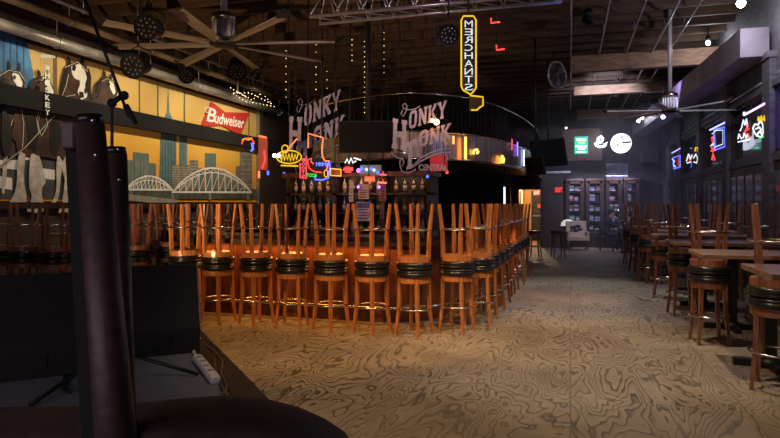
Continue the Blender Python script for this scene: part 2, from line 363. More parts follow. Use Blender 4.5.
# ================================================================ BAR STOOLS
ZS = 0.75
def make_stool(wm, name, label, group, loc):
    t = thing(name, label, 'stool', loc, 0, group)
    MB().lathe([(0.185, 0.665), (0.203, 0.672), (0.208, 0.69), (0.208, 0.712), (0.196, 0.716), (0.208, 0.722), (0.205, 0.74), (0.18, 0.75)], 24).build('seat', vinyl, t)
    MB().lathe([(0.15, 0.60), (0.185, 0.60), (0.185, 0.665), (0.15, 0.665)], 24, smooth=False).build('apron', wm, t)
    for a in (45, 135, 225, 315):
        c, s = math.cos(math.radians(a)), math.sin(math.radians(a))
        g = MB(); g.bar((c*0.165, s*0.165, 0.64), (c*0.178, s*0.178, 0.32), 0.042, 0.036); g.bar((c*0.178, s*0.178, 0.32), (c*0.215, s*0.215, 0.0), 0.036, 0.028)
        g.build('leg', wm, t)
    MB().torus((0, 0, 0.30), 0.197, 0.010, 28, 6).build('foot_ring', chrome, t)
    return t
proto = {}
NST = [0]
def stool(x, y, rz, label, group, wm=0, inv=False):
    loc = (x, y, 1.502) if inv else (x, y, 0); rot = (PI, 0, rz) if inv else (0, 0, rz)
    if wm not in proto:
        o = make_stool((wood, wood_dim)[wm], 'bar_stool', label, group, loc); o.rotation_euler = rot; proto[wm] = o; return o
    return dup(proto[wm], loc, rot, label, group)
def stack(x, y, where, gname, wm=0):
    rz = random.uniform(-0.5, 0.5)
    stool(x, y, rz, 'upright wooden bar stool beneath ' + where, gname + ', upright', wm)
    stool(x+random.uniform(-.006, .006), y+random.uniform(-.006, .006), rz+random.uniform(-0.25, 0.25), 'upside-down wooden bar stool topping ' + where, gname + ', upside down', wm, True)
O = ['first', 'second', 'third', 'fourth', 'fifth', 'sixth', 'seventh', 'eighth', 'ninth', 'tenth', 'eleventh', 'twelfth', 'thirteenth']
xs = [-1.72-0.515*i for i in range(7)]
for i, x in enumerate(xs): stack(x, 6.72+random.uniform(-.03, .03), 'the %s stack left of the rounded bar corner' % O[i], 'stools stacked along the bar front')
stack(-1.28, 7.02, 'the stack at the rounded corner of the bar', 'stools stacked along the bar side')
for i in range(10): stack(-1.10+0.012*i, 7.50+0.56*i, 'the %s stack behind the bar corner, beside the aisle' % O[i], 'stools stacked along the bar side')
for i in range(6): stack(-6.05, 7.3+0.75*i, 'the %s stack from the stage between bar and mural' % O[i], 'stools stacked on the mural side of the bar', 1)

# ---------------------------------------------------------------- bar island
def rrect(x0, x1, y0, y1, r, n=8):
    pts = []
    for cx, cy, a0 in ((x1-r, y0+r, -90), (x1-r, y1-r, 0), (x0+r, y1-r, 90), (x0+r, y0+r, 180)):
        for k in range(n+1): a = math.radians(a0+90*k/n); pts.append((cx+r*math.cos(a), cy+r*math.sin(a)))
    return pts
def ring(mb, outer, inner, z0, z1, m=0):
    n = len(outer); vs = [(x, y, z) for z in (z0, z1) for x, y in outer] + [(x, y, z) for z in (z0, z1) for x, y in inner]; fs = []
    for i in range(n):
        j = (i+1) % n
        fs += [(i, j, n+j, n+i), (2*n+j, 2*n+i, 3*n+i, 3*n+j), (n+i, n+j, 3*n+j, 3*n+i), (j, i, 2*n+i, 2*n+j)]
    mb.add(vs, fs, m)
bar = thing('bar_counter', 'long island bar with dark counter and glowing orange wooden front behind the stacked stools', 'bar', (-3.5, 10, 0), world=True)
g = MB(); ring(g, rrect(-5.5, -1.6, 7.25, 13.2, 0.75), rrect(-5.35, -1.75, 7.4, 13.05, 0.62), 0.0, 1.03); g.build('front_panel', bar_panel, bar)
g = MB(); ring(g, rrect(-5.62, -1.48, 7.10, 13.35, 0.85), rrect(-5.1, -2.0, 7.75, 12.8, 0.5), 1.03, 1.085); g.build('worktop', counter_m, bar)
g = MB(); ring(g, rrect(-5.63, -1.47, 7.09, 13.36, 0.85), rrect(-5.58, -1.52, 7.14, 13.3, 0.82), 0.97, 1.029); g.build('nosing', dark_wood, bar)
g = MB()
for k in range(8): g.b2((-5.1+k*0.42, 7.235, 0.18), (-5.1+k*0.42+0.32, 7.25, 0.92))
g.build('raised_panels', bar_panel, bar)
g = MB(); g.path([(x, y, 0.2) for x, y in rrect(-5.6, -1.5, 7.13, 13.3, 0.8)], 0.02, 8, closed=True); g.build('foot_rail', chrome, bar)
glow = neon('amber_strip', (1.0, 0.38, 0.06), 2.5)
g = MB(); g.b2((-4.9, 7.17, 0.985), (-2.2, 7.20, 1.005)); g.build('light_strip', glow, bar)
g = MB(); g.b2((-1.55, 8.0, 0.985), (-1.52, 12.4, 1.005)); g.build('light_strip', glow, bar)
area('under_bar_light', (-3.5, 7.16, 0.97), (-3.5, 6.9, 0.0), 2.9, 0.05, 12, (1, 0.42, 0.09))
area('under_bar_light', (-1.49, 10.0, 0.96), (-1.3, 10.0, 0.0), 0.05, 4.4, 10, (1, 0.42, 0.12))

# back-bar tower with the reflected neon built in front of it
YT = 10.2
bb = thing('back_bar_cabinet', 'dark wooden back bar wall with shelves rising inside the island bar', 'cabinet', (-3.9, YT, 0), world=True)
MB().b2((-4.95, YT+0.05, 0), (-2.25, YT+0.30, 2.0)).build('back_panel', dark_wood, bb)
g = MB()
for x in (-4.95, -4.05, -3.15, -2.33): g.b2((x, YT-0.28, 0), (x+0.08, YT+0.06, 2.0))
g.build('uprights', dark_wood, bb)
for z in (0.95, 1.32, 1.66): MB().b2((-4.95, YT-0.28, z), (-2.25, YT+0.05, z+0.035)).build('shelf', dark_wood, bb)
MB().b2((-5.0, YT-0.34, 1.98), (-2.2, YT+0.33, 2.06)).build('cornice', bar_panel, bb)
bcols = [(0.25, 0.08, 0.02), (0.5, 0.5, 0.5), (0.03, 0.14, 0.05), (0.35, 0.20, 0.05), (0.10, 0.03, 0.02), (0.12, 0.2, 0.4)]
bmats = [mat('bottle_glass_%d' % i, tuple(x_*0.5 for x_ in c), 0.08, var=0.1, coat=1.0) for i, c in enumerate(bcols)]; lab = mat('paper_label', (0.32, 0.26, 0.20), 0.6, var=0.1)
bn = ['brown', 'clear', 'green', 'amber', 'dark red', 'blue']
bprof = [(0.028, 0), (0.036, 0.005), (0.036, 0.17), (0.014, 0.215), (0.013, 0.27), (0.016, 0.272), (0.016, 0.285), (0.01, 0.29)]
bp = {}
for si, z in enumerate((0.985, 1.355, 1.695)):
    for k in range(16):
        x = -4.83+0.16*k
        if any(abs(x-u-0.04) < 0.08 for u in (-4.95, -4.05, -3.15, -2.33)): continue
        ci = random.randrange(6); lb = '%s bottle on the %s back-bar shelf, %s slot from the mural end' % (bn[ci], ['lowest', 'middle', 'top'][si], (O+['fourteenth', 'fifteenth', 'sixteenth'])[k])
        if ci not in bp:
            t = thing('bottle', lb, 'bottle', (x, YT-0.13, z), 0, 'bottles on the back bar'); MB().lathe(bprof, 12).build('body', bmats[ci], t); MB().lathe([(0.0375, 0.04), (0.0375, 0.13)], 12).build('paper_label', lab, t); bp[ci] = t
        else: dup(bp[ci], (x, YT-0.13, z), (0, 0, 0), lb, 'bottles on the back bar')
area('back_bar_shelf_light', (-3.6, YT-0.26, 1.95), (-3.6, YT, 1.1), 2.4, 0.04, 2.2, (1.0, 0.62, 0.35))
point('back_bar_glow', (-3.6, 8.9, 1.9), 10, (1, 0.35, 0.2), 0.1)

# ================================================================ STREET NEON REFLECTIONS BUILT AS SIGNS, AND OTHER SIGNS ABOVE THE BAR
n_red = neon('neon_red', (1.0, 0.05, 0.04), 1.5); n_org = neon('neon_orange', (1.0, 0.16, 0.06), 1.5); n_blue = neon('neon_blue', (0.07, 0.11, 1.0), 2.0)
n_yel = neon('neon_yellow', (1.0, 0.60, 0.01), 0.68); n_wht = neon('neon_white', (0.85, 0.92, 1.0), 0.8); n_grn = neon('neon_green', (0.03, 1.0, 0.06), 0.8); n_pur = neon('neon_violet', (0.35, 0.15, 1.0), 2.0)
n_dimr = neon('neon_rose', (1.0, 0.14, 0.2), 0.8)
def P(Y=YT-0.02):
    return lambda px, py: onY(px, py, Y)
pl = P(9.62)
def npath(pts, r, f=pl): g = MB(); g.path([f(*q) for q in pts], r, 6); return g
def hanger(root, px, py, Y, h=None, m=None):
    a = onY(px, py, Y); MB().tube(a, (a.x, a.y, ZC-0.02), 0.008, n=6).build('hanging_rod', m or black, root)
def signframe(root, x0, x1, ya, yb, Y, name='backing', m=None, th=0.03):
    q = [onY(x0, yb, Y), onY(x1, yb, Y), onY(x1, ya, Y), onY(x0, ya, Y)]
    MB().prism(q, (0, th, 0)).build(name, m or blackm, root)

# cowboy boot neon: street reflection in the window, built as a hung sign
t = thing('neon_sign', 'reflected red and blue neon cowboy boot sign with a small guitar, over the bar', 'neon sign', onY(316, 180, 9.62), group='reflected neon above the bar', world=True)
npath([(308.3, 148), (308.3, 133.5), (323, 137.6), (322, 150), (322.6, 157), (324.7, 160.6), (329.5, 161.3)], 0.013).build('boot_outline', n_org, t)
npath([(306, 157), (308, 163), (309, 168), (314, 171.5), (322, 172.5)], 0.010).build('boot_heel_line', n_red, t)
npath([(329.5, 161.3), (330, 166), (328.5, 178), (322, 180), (315, 179.5), (315, 176.5)], 0.014).build('sole_outline', n_blue, t)
npath([(300.3, 156.5), (300.3, 178), (306.3, 178.6), (306.3, 156)], 0.012).build('name_board_outline', n_red, t)
g = MB()
for k, ch in enumerate('BOOTS'): y = 161.5+k*4.1; text(g, ch, pl(301.6, y), pl(305, y), pl(301.6, y-3.2), bold=0.03, mirror=True)
g.build('vertical_lettering', n_dimr, t)
g = MB()
for a, b in ((316.5, 319), (320, 322), (323, 325.5), (326, 328.5)): g.path([pl(a, 166), pl(a, 162.3), pl((a+b)/2, 164.2), pl(b, 162.3), pl(b, 166)], 0.009, 6)
g.build('blue_lettering', n_blue, t)
g = MB()
text(g, 'BOOTS', pl(305.5, 176.8), pl(316.5, 177.2), pl(305.5, 173.3), bold=0.02, mirror=True); g.build('green_lettering', n_grn, t)
npath([(328.2, 163.5), (326.5, 170)], 0.012).build('guitar_neck', n_org, t)
g = MB(); g.path([pl(326+2.2*math.cos(a)*(1 if i % 2 else .8), 173.5+3.6*math.sin(a)) for i, a in enumerate([2*PI*k/12 for k in range(12)])], 0.009, 6, closed=True); g.build('guitar_body', n_yel, t)
npath([(308.5, 160), (311.5, 158), (311, 161.5), (313.5, 164)], 0.010).build('red_initial', n_dimr, t)
MB().bar(onY(308, 133, 9.66), (onY(308, 133, 9.66).x, 9.66, ZC-0.03), 0.02).build('hanging_rod', black, t)
MB().bar(onY(322, 137, 9.66), (onY(322, 137, 9.66).x, 9.66, ZC-0.03), 0.02).build('hanging_rod', black, t)
signframe(t, 300, 307, 156, 179, 9.65); signframe(t, 308, 330, 158, 180, 9.66)

# guitar over an oval, a street reflection built as a hung sign
pg = P(9.5)
t = thing('neon_sign', 'reflected yellow neon oval sign with an orange guitar neck rising out of it', 'neon sign', onY(289, 168, 9.5), group='reflected neon above the bar', world=True)
g = MB(); g.path([pg(289+12.5*math.cos(a), 157+6.5*math.sin(a)) for a in [2*PI*k/24 for k in range(24)]], 0.011, 6, closed=True); g.build('oval_outline', n_yel, t)
g = MB(); g.path([pg(280+k*1.5, 157+(3.4 if k % 2 else -3.2)+0.7*math.sin(k*2.1)) for k in range(13)], 0.013, 6); g.build('yellow_scrollwork', n_yel, t)
npath([(285, 153), (297, 138.5)], 0.012, pg).build('guitar_neck', n_org, t)
g = MB(); g.path([pg(285+3.2*math.cos(a), 149+4*math.sin(a)) for a in [2*PI*k/14 for k in range(14)]], 0.010, 6, closed=True); g.build('guitar_body', n_yel, t)
npath([(281, 165.5), (298, 166)], 0.013, pg).build('underline', n_yel, t)
signframe(t, 277, 301, 152, 163, 9.54); hanger(t, 289, 150, 9.55)
for px in (274.5, 279):
    c = onY(px, 155.5, 9.5); tt = tag(MB().sphere(c, 0.038, 12).build('globe_bulb', neon('bulb_white', (1.0, 0.82, 0.6), 4)), '%s of the two reflected round white bulbs beside the yellow oval neon' % ('left' if px < 276 else 'right'), 'bulb', 'round bulbs beside the oval neon')
# orange frame sign, and the panel beside the guitar
t = thing('neon_sign', 'small rectangular reflected orange-framed neon sign just right of the neon boot', 'neon sign', onY(335, 176, 9.62), group='reflected neon above the bar', world=True)
signframe(t, 330.5, 341, 168.5, 176, 9.64, m=mat('amber_board', (0.25, 0.12, 0.02), 0.5)); g = MB(); g.path([pl(330.5, 168.5), pl(341, 169.5), pl(341, 176), pl(330.5, 175.5)], 0.008, 6, closed=True); g.build('outline', neon('neon_dim_orange', (1, 0.4, 0.05), 1.6), t); hanger(t, 335, 168, 9.65)
t = thing('banner', 'tall narrow red banner hanging at the far left corner behind the oval neon', 'banner', onY(263, 170, 9.9), world=True)
signframe(t, 258.5, 267, 137, 170, 9.9, 'cloth', mat('red_cloth', (0.35, 0.08, 0.05), 0.6, emit=(1, 0.15, 0.08), es=0.12)); hanger(t, 263, 137, 9.91)
MB().path([onY(264, 150, 9.88), onY(265, 160, 9.88), onY(262, 168, 9.88)], 0.012, 6).build('neon_stroke', n_red, t)
MB().path([onY(259, 136, 9.88), onY(266, 137.5, 9.88)], 0.02, 6).build('top_neon', neon('neon_top', (1, 0.2, 0.08), 1), t)
t = thing('neon_sign', 'small reflected red neon arc with yellow scroll and blue tail at the mural end', 'neon sign', onY(252, 150, 9.9), group='reflected neon above the bar', world=True)
pq = P(9.9); g = MB(); g.path([pq(248+6*math.cos(a), 144+6*math.sin(a)) for a in [PI*k/10-PI for k in range(11)]], 0.012, 6); g.build('red_arc', n_red, t)
npath([(242, 140), (245, 138.5), (248, 140), (252, 138)], 0.012, pq).build('yellow_scroll', n_yel, t); npath([(252, 143), (253, 149), (251, 151)], 0.022, pq).build('blue_tail', n_blue, t); signframe(t, 244, 253, 139, 150, 9.94); hanger(t, 249, 140, 9.95)
# vertical tubes left of it
for i, (px, y0_, y1_, m_, nm_) in enumerate(((259, 171, 178, n_org, 'orange'), (284, 172.2, 175.5, n_blue, 'blue'), (291, 173, 176, n_red, 'red'), (268, 171, 175, n_blue, 'violet'))):
    a, b = onY(px, y1_, 9.9), onY(px, y0_, 9.9); o = MB().tube(a, b, 0.02, n=8).build('indicator_lamp', m_); tag(o, 'tiny %s lamp glowing low behind the bar under the oval neon' % nm_, 'lamp', 'tiny lamps behind the bar')
# flower neon and bulbs, street reflections built as solid things; price board
pr = P(9.83)
t = thing('neon_sign', 'reflected white scribbled neon above a red neon flower near the middle of the bar', 'neon sign', onY(350, 172, 9.83), group='reflected neon above the bar', world=True)
g = MB(); g.path([pr(345, 163), pr(347, 159), pr(349, 163.5), pr(351, 158), pr(353, 163), pr(356, 161)], 0.010, 6); g.path([pr(354, 158), pr(361, 160)], 0.01, 6); g.build('white_scroll', neon('neon_soft_white', (0.8, 0.9, 1), 1.5), t)
g = MB()
for k in range(6): a = PI*k/5; g.path([pr(348, 170), pr(348-5*math.cos(a), 170-3.4*math.sin(a))], 0.013, 6)
g.path([pr(344, 168), pr(353, 168)], 0.012, 6); g.path([pr(345, 172), pr(351, 172)], 0.012, 6); g.build('red_flower', n_red, t); signframe(t, 344, 353, 163, 173, 9.845); hanger(t, 350, 163, 9.846)
for k, (px, py, m_) in enumerate(((358.5, 170.5, n_pur), (362, 168.5, n_blue), (366.5, 169.5, n_wht), (371, 168.7, n_blue), (374, 170, n_wht), (378, 172.5, n_blue), (358.2, 187, n_pur), (379, 187, n_pur))):
    c = pr(px, py); tag(MB().sphere(c, 0.028 if k else 0.04, 10).build('fairy_bulb', m_), 'small reflected %s bulb, %s from the left of the coloured bulbs over the price boards' % ({n_pur: 'violet', n_blue: 'blue', n_wht: 'white'}[m_], O[k]), 'bulb', 'coloured bulbs over the price boards')
t = thing('price_board', 'pale teal lit board with coloured bulbs over the red panel in the bar', 'sign', pr(368, 175), world=True); signframe(t, 360, 381, 165, 174, 9.85, 'panel', mat('teal_board', (0.10, 0.16, 0.18), 0.5, emit=(0.3, 0.5, 0.6), es=0.10)); hanger(t, 370, 166, 9.87)
t = thing('neon_sign', 'reflected red and orange rectangular neon panel below the row of coloured bulbs', 'neon sign', pr(370, 181), group='reflected neon above the bar', world=True)
signframe(t, 364.5, 374.5, 176.5, 181.5, 9.84, 'panel', mat('red_panel', (0.3, 0.03, 0.02), 0.5, emit=(1, 0.12, 0.05), es=0.7)); g = MB()
for a in (366, 368.2, 370.8, 373): g.path([pr(a, 180.3), pr(a, 177.8), pr(a+1.2, 180.3)], 0.008, 6)
g.build('lettering', n_org, t); hanger(t, 369, 177, 9.85)
for i, (y_, c_) in enumerate(((174.5, 'pink'), (182.5, 'orange'))):
    t = thing('neon_sign', 'small reflected %s neon bar sign at the right end of the back bar boards' % c_, 'neon sign', pr(383, y_+2), group='reflected neon above the bar', world=True)
    npath([(379.5, y_), (386.5, y_+.4)], 0.016, pr).build('tube', n_dimr if i == 0 else n_org, t); npath([(383, y_-3), (383, y_+1.5)], 0.010, pr).build('tube', n_red, t); signframe(t, 379, 387, y_-3, y_+2, 9.845); hanger(t, 383, y_-3, 9.86)
# reflected paper clutter, built as sheets on the back bar
for (x0, x1, ya, yb, c, nm_) in ((358, 369, 184, 199, (0.42, 0.34, 0.26), 'reflected beige printed sheet with small dark text blocks, above the blue poster'), (356.5, 370, 202, 221, (0.42, 0.42, 0.50), 'blue and white poster propped in front of the bar shelves'), (379, 386, 184, 201, (0.35, 0.16, 0.16), 'reflected pinkish sheet right of the beige printed sheet'), (349, 353, 180, 202, (0.35, 0.35, 0.33), 'narrow pale paper strip pinned left of the beige sheet'), (380, 384, 204, 219, (0.16, 0.15, 0.14), 'narrow dark notice pinned right of the blue poster')):
    Yp = 9.905; t = thing('poster', nm_, 'poster', onY((x0+x1)/2, yb, Yp), world=True)
    signframe(t, x0, x1, ya, yb, Yp, 'sheet', mat('paper', c, 0.7, var=0.5, scale=14), 0.012)
    g = MB(); f = P(Yp-0.004)
    if 'blue and white' in nm_:
        g.prism([f(x0+0.5, ya+6), f(x1-0.5, ya+6), f(x1-0.5, ya+0.6), f(x0+0.5, ya+0.6)], (0, 0.003, 0)); m_ = mat('blue_print', (0.05, 0.06, 0.22), 0.6)
    else: m_ = mat('dark_print', (0.05, 0.04, 0.04), 0.6)
    n = 4
    for k in range(n): yy = ya+(yb-ya)*(0.38+0.15*k); g.prism([f(x0+(x1-x0)*.15, yy+1), f(x1-(x1-x0)*.2, yy+1), f(x1-(x1-x0)*.2, yy), f(x0+(x1-x0)*.15, yy)], (0, 0.003, 0))
    g.build('print', m_, t)

# ---------------------------------------------------------------- the big hanging logo sign, and its reflected ghost built as a second sign
SLAB = {  # slab letters as bars in a 1 x 1 cell: (x0, y0, x1, y1, thickness)
 'H': [(.2,0,.2,1,.2),(.8,0,.8,1,.2),(.2,.5,.8,.5,.16),(.02,.05,.38,.05,.12),(.62,.05,.98,.05,.12),(.02,.95,.38,.95,.12),(.62,.95,.98,.95,.12)],
 'O': [(.2,.22,.2,.78,.22),(.8,.22,.8,.78,.22),(.15,.8,.38,.95,.17),(.62,.95,.85,.8,.17),(.15,.2,.38,.05,.17),(.62,.05,.85,.2,.17),(.35,.93,.65,.93,.15),(.35,.07,.65,.07,.15)],
 'N': [(.2,0,.2,1,.18),(.8,0,.8,1,.18),(.18,.95,.82,.05,.22),(.02,.05,.38,.05,.11),(.02,.95,.3,.95,.11),(.62,.95,.98,.95,.11)],
 'K': [(.2,0,.2,1,.2),(.3,.45,.82,.95,.18),(.42,.55,.85,.05,.2),(.02,.05,.4,.05,.11),(.02,.95,.4,.95,.11),(.62,.95,.98,.95,.11),(.65,.05,1,.05,.11)],
 'Y': [(.5,0,.5,.5,.2),(.5,.45,.18,.95,.18),(.5,.45,.82,.95,.18),(.3,.05,.7,.05,.11),(.0,.95,.36,.95,.11),(.64,.95,1,.95,.11)],
 'T': [(.5,0,.5,1,.22),(.05,.92,.95,.92,.17),(.28,.05,.72,.05,.12),(.07,.68,.07,.95,.12),(.93,.68,.93,.95,.12)]}
def slab(mb, ch, quad, th=0.02):
    """quad: bottom-left, bottom-right, top-left (3D)"""
    a, b, c = quad; ux, uy = b-a, c-a; nrm = ux.cross(uy).normalized()
    for i, (x0, y0, x1, y1, t) in enumerate(SLAB[ch]):
        dx, dy = x1-x0, y1-y0; l = math.hypot(dx, dy); t *= 1.22; nx, ny = -dy/l*t/2, dx/l*t/2
        pts = [a+ux*x+uy*y + nrm*(0.0006*i) for x, y in ((x0+nx, y0+ny), (x0-nx, y0-ny), (x1-nx, y1-ny), (x1+nx, y1+ny))]
        mb.prism(pts, -nrm*(-th))
def logo_sign(label, T, d, m_, hang):
    """T maps the logo's own drawing frame to the plane of the sign"""
    f = lambda x, y: at(*T(x, y), d(x))
    t = thing('hanging_logo_sign', label, 'sign', f(418, 172), group='hanging logo signs over the bar', world=True)
    g = MB()
    slab(g, 'H', (f(391.5, 147.5), f(406.5, 150), f(392.5, 119)))
    for i, ch in enumerate('ONKY'):
        x0 = 408+i*9.7; yb = 129.5-i*3.1; slab(g, ch, (f(x0, yb), f(x0+9.2, yb-3), f(x0+0.8, yb-17)))
    g.build('upper_word', m_, t)
    g = MB(); slab(g, 'T', (f(402.5, 170.5), f(416.5, 166.5), f(403.5, 144)))
    for i, ch in enumerate('ONK'):
        x0 = 418+i*11; yb = 147.5-i*3.0; slab(g, ch, (f(x0, yb), f(x0+10.4, yb-3), f(x0+0.8, yb-15.5)))
    g.build('middle_word', m_, t)
    g = MB(); text(g, 'CENTRAL', f(418.5, 170.6), f(447.5, 170.6), f(418.5, 164.2), bold=0.03); text(g, 'CENTRAL', f(418.5, 170.6), f(447.5, 170.6), f(418.5, 164.2), bold=0.03, lift=(0.002, 0.008, 0)); g.build('lower_word', m_, t)
    g = MB()
    for a_ in (0, 3.2): g.path([f(407, 145+a_), f(413, 140.5+a_), f(422, 134.5+a_), f(433, 130+a_), f(440, 128.3+a_)], 0.012, 6)
    for a_ in (0, 3.4): g.path([f(413, 166+a_*.3), f(420, 158.5+a_), f(430, 153+a_), f(440, 149.8+a_), f(450, 148.6+a_)], 0.013, 6)
    g.build('underline_swooshes', m_, t)
    g = MB()
    g.path([f(*q) for q in ((420, 106), (415, 109), (409, 110), (403.5, 108.5), (402.5, 105), (405, 103.4), (407, 106), (406, 111.5), (403, 116.5), (401, 114), (402.5, 110))], 0.009, 6)
    g.path([f(*q) for q in ((391.5, 151.5), (393.5, 155.5), (398, 158), (402, 158.5), (404, 162), (402.5, 166), (400, 166.5), (399.8, 162), (401, 158.5))], 0.009, 6)
    g.path([f(*q) for q in ((400, 166), (402, 171.5), (408, 173.5), (413, 171), (416, 169))], 0.010, 6)
    g.path([f(*q) for q in ((447, 154), (443.5, 155.5), (442.5, 158.5), (445, 161), (448, 159.5), (447, 156), (443, 154))], 0.008, 6)
    g.build('scrolls', m_, t)
    g = MB()
    for a_, b_ in (((399, 119), (399, 108)), ((444, 104), (444, 100))):
        p = f(*a_); g.tube(p, (p.x, p.y, ZC-0.02), 0.006, n=6)
    q = (f(391.5, 147.5)-f(392.5, 119)).normalized()
    g.path([f(397, 150), f(406, 152)], 0.01, 6); g.path([f(409, 128), f(410, 146)], 0.009, 6); g.path([f(446, 118), f(447, 142)], 0.009, 6); g.path([f(404, 148), f(406, 145.5)], 0.01, 6); g.path([f(424, 147), f(424, 166)], 0.009, 6); g.path([f(443, 142), f(445, 165)], 0.009, 6)
    g.path([f(399, 119), f(402, 116)], 0.009, 6); g.path([f(412, 112), f(409, 110)], 0.009, 6)
    g.build('hanging_frame', black, t)
    return t
logo_a = mat('sign_pale_metal', (0.72, 0.58, 0.60), 0.5, 0.1, var=0.25, scale=4)
logo_b = mat('sign_ghost_grey', (0.40, 0.34, 0.40), 0.5, 0.1, var=0.3, scale=4)
logo_sign('large cut-metal logo sign with pale pinkish letters hanging over the bar by the balcony', lambda x, y: (x, y), lambda x: 8.9, logo_a, None)
logo_sign('large grey reflected ghost of the logo sign over the bar behind the neon boot and oval', lambda x, y: (287+(x-391)*0.96, y*1.12-16-(x-391)*0.12), lambda x: 11.6, logo_b, None)
spot('sign_light', (-1.0, 5.2, 4.5), tuple(at(418, 142, 8.9)), 115, (1, 0.75, 0.78), 32)
spot('sign_light', (-3.2, 5.6, 4.5), tuple(at(315, 130, 11.6)), 80, (0.9, 0.75, 0.95), 26)
# two warm lamps in the logo and the red glow box
for px, py, r, s_, nm_ in ((436.5, 122, 0.045, 6, 'larger'), (432, 120.5, 0.03, 5, 'smaller')):
    c = at(px, py, 8.7); t = thing('pendant_bulb', '%s of two warm bulbs by the top word of the pink logo sign' % nm_, 'bulb', c, group='warm bulbs by the logo sign', world=True)
    MB().sphere(c, r, 12).build('bulb', neon('warm_bulb', (1, 0.42, 0.12), s_), t); MB().tube(c+Vector((0, 0, r)), (c.x, c.y, ZC-0.02), 0.005, n=6).build('cord', black, t)
t = thing('lightbox', 'glowing red panel behind the lowest word of the pink logo sign', 'sign', at(438, 171, 9.6), world=True)
c0, c1 = at(430, 171, 9.6), at(448, 155, 9.6); MB().b2((c0.x, c0.y, c0.z), (c1.x, c0.y+0.05, c1.z)).build('panel', mat('red_lightbox', (0.3, 0.02, 0.03), 0.5, emit=(1, 0.05, 0.06), es=0.25), t)
MB().tube((c0.x+0.1, c0.y+0.03, c1.z), (c0.x+0.1, c0.y+0.03, ZC-0.02), 0.006, n=6).build('hanging_rod', black, t)
for px, py, m_, nm_ in ((447, 172.5, n_red, 'red'), (427.5, 176.5, n_blue, 'blue'), (404.5, 152, n_wht, 'white')):
    c = at(px, py, 9.3); t = thing('hanging_bulb', 'tiny %s bulb glowing on a cord by the pink logo sign' % nm_, 'bulb', c, group='tiny bulbs by the logo sign', world=True)
    MB().sphere(c, 0.024, 10).build('bulb', m_, t); MB().tube(c+Vector((0, 0, .02)), (c.x, c.y, ZC-0.02), 0.004, n=5).build('cord', black, t)

# MERCHANTS street sign mirrored in the window glass, built as a hung sign
t = thing('neon_sign', 'tall vertical yellow-outlined reflected neon sign reading MERCHANTS in reversed white letters', 'neon sign', at(469, 95, 7.6), world=True)
dm = 7.6; f = lambda x, y: at(x, y, dm)
g = MB(); g.path([f(*q) for q in ((463.5, 16), (473.5, 16), (476, 20), (476, 88), (473, 92), (470.5, 94.5), (463, 90), (461.3, 86), (461.3, 20))], 0.0105, 8, closed=True)
g.path([f(*q) for q in ((470, 95.5), (483, 97), (483, 105.5), (479.5, 107.5), (477, 110), (471, 110))], 0.0105, 8); g.build('yellow_outline', n_yel, t)
q = [f(*q) for q in ((463.5, 16), (461.3, 20), (461.3, 86), (463, 90), (470.5, 94.5), (473, 92), (476, 88), (476, 20), (473.5, 16))]
bk = Vector((-ST, CT, 0))*0.05; MB().prism([p+bk*0.5 for p in q], bk).build('backing', blackm, t)
MB().prism([f(*q)+bk*0.5 for q in ((470, 95.5), (470, 110), (477, 110), (483, 105.5), (483, 97))], bk).build('foot_panel', mat('sign_foot', (0.08, 0.055, 0.02), 0.5), t)
g = MB()
for k, ch in enumerate('MERCHANTS'): y = 27.2+k*7.9; text(g, ch, f(464.6, y), f(472.8, y), f(464.6, y-6.6), bold=0.0, mirror=True)
g.build('lettering', neon('letter_white', (0.85, 0.88, 1.0), 0.6), t)
MB().tube(f(469, 16)+bk, (f(469, 16)+bk).xy.to_3d()+Vector((0, 0, ZC-0.02)), 0.012, n=8).build('hanging_rod', black, t)
for i, (x, y) in enumerate(((491, 23), (496.5, 50))):  # red street-neon reflections built as short hung tubes
    f2 = lambda a, b: at(a, b, 9.0); t = thing('reflected_mark', 'short L-shaped red neon reflection, %s of two beside the vertical yellow sign' % ('upper' if i == 0 else 'lower'), 'neon tube', f2(x, y), group='red neon reflections below the ceiling', world=True)
    MB().path([f2(x, y-5), f2(x, y), f2(x+9-i, y-1)], 0.012, 6).build('tube', n_red, t); MB().tube(f2(x, y-5), f2(x, y-5).xy.to_3d()+Vector((0, 0, ZC-0.02)), 0.006, n=6).build('hanging_rod', black, t)

hz = bpy.data.materials.new('haze'); hz.use_nodes = True; n_, l_ = nt(hz); n_.remove(n_['Principled BSDF']); vs_ = n_.new('ShaderNodeVolumeScatter'); vs_.inputs['Density'].default_value = 0.024; vs_.inputs['Anisotropy'].default_value = 0.2; vs_.inputs['Color'].default_value = (1, 1, 1, 1)
l_.new(vs_.outputs[0], n_['Material Output'].inputs['Volume'])
hzo = MB().b2((-0.8, 12.6, 0.05), (2.85, 21.0, 3.9)).build('haze', hz); hzo['kind'] = 'stuff'; tag(hzo, 'faint violet-grey haze hanging over the far end of the aisle', 'haze')

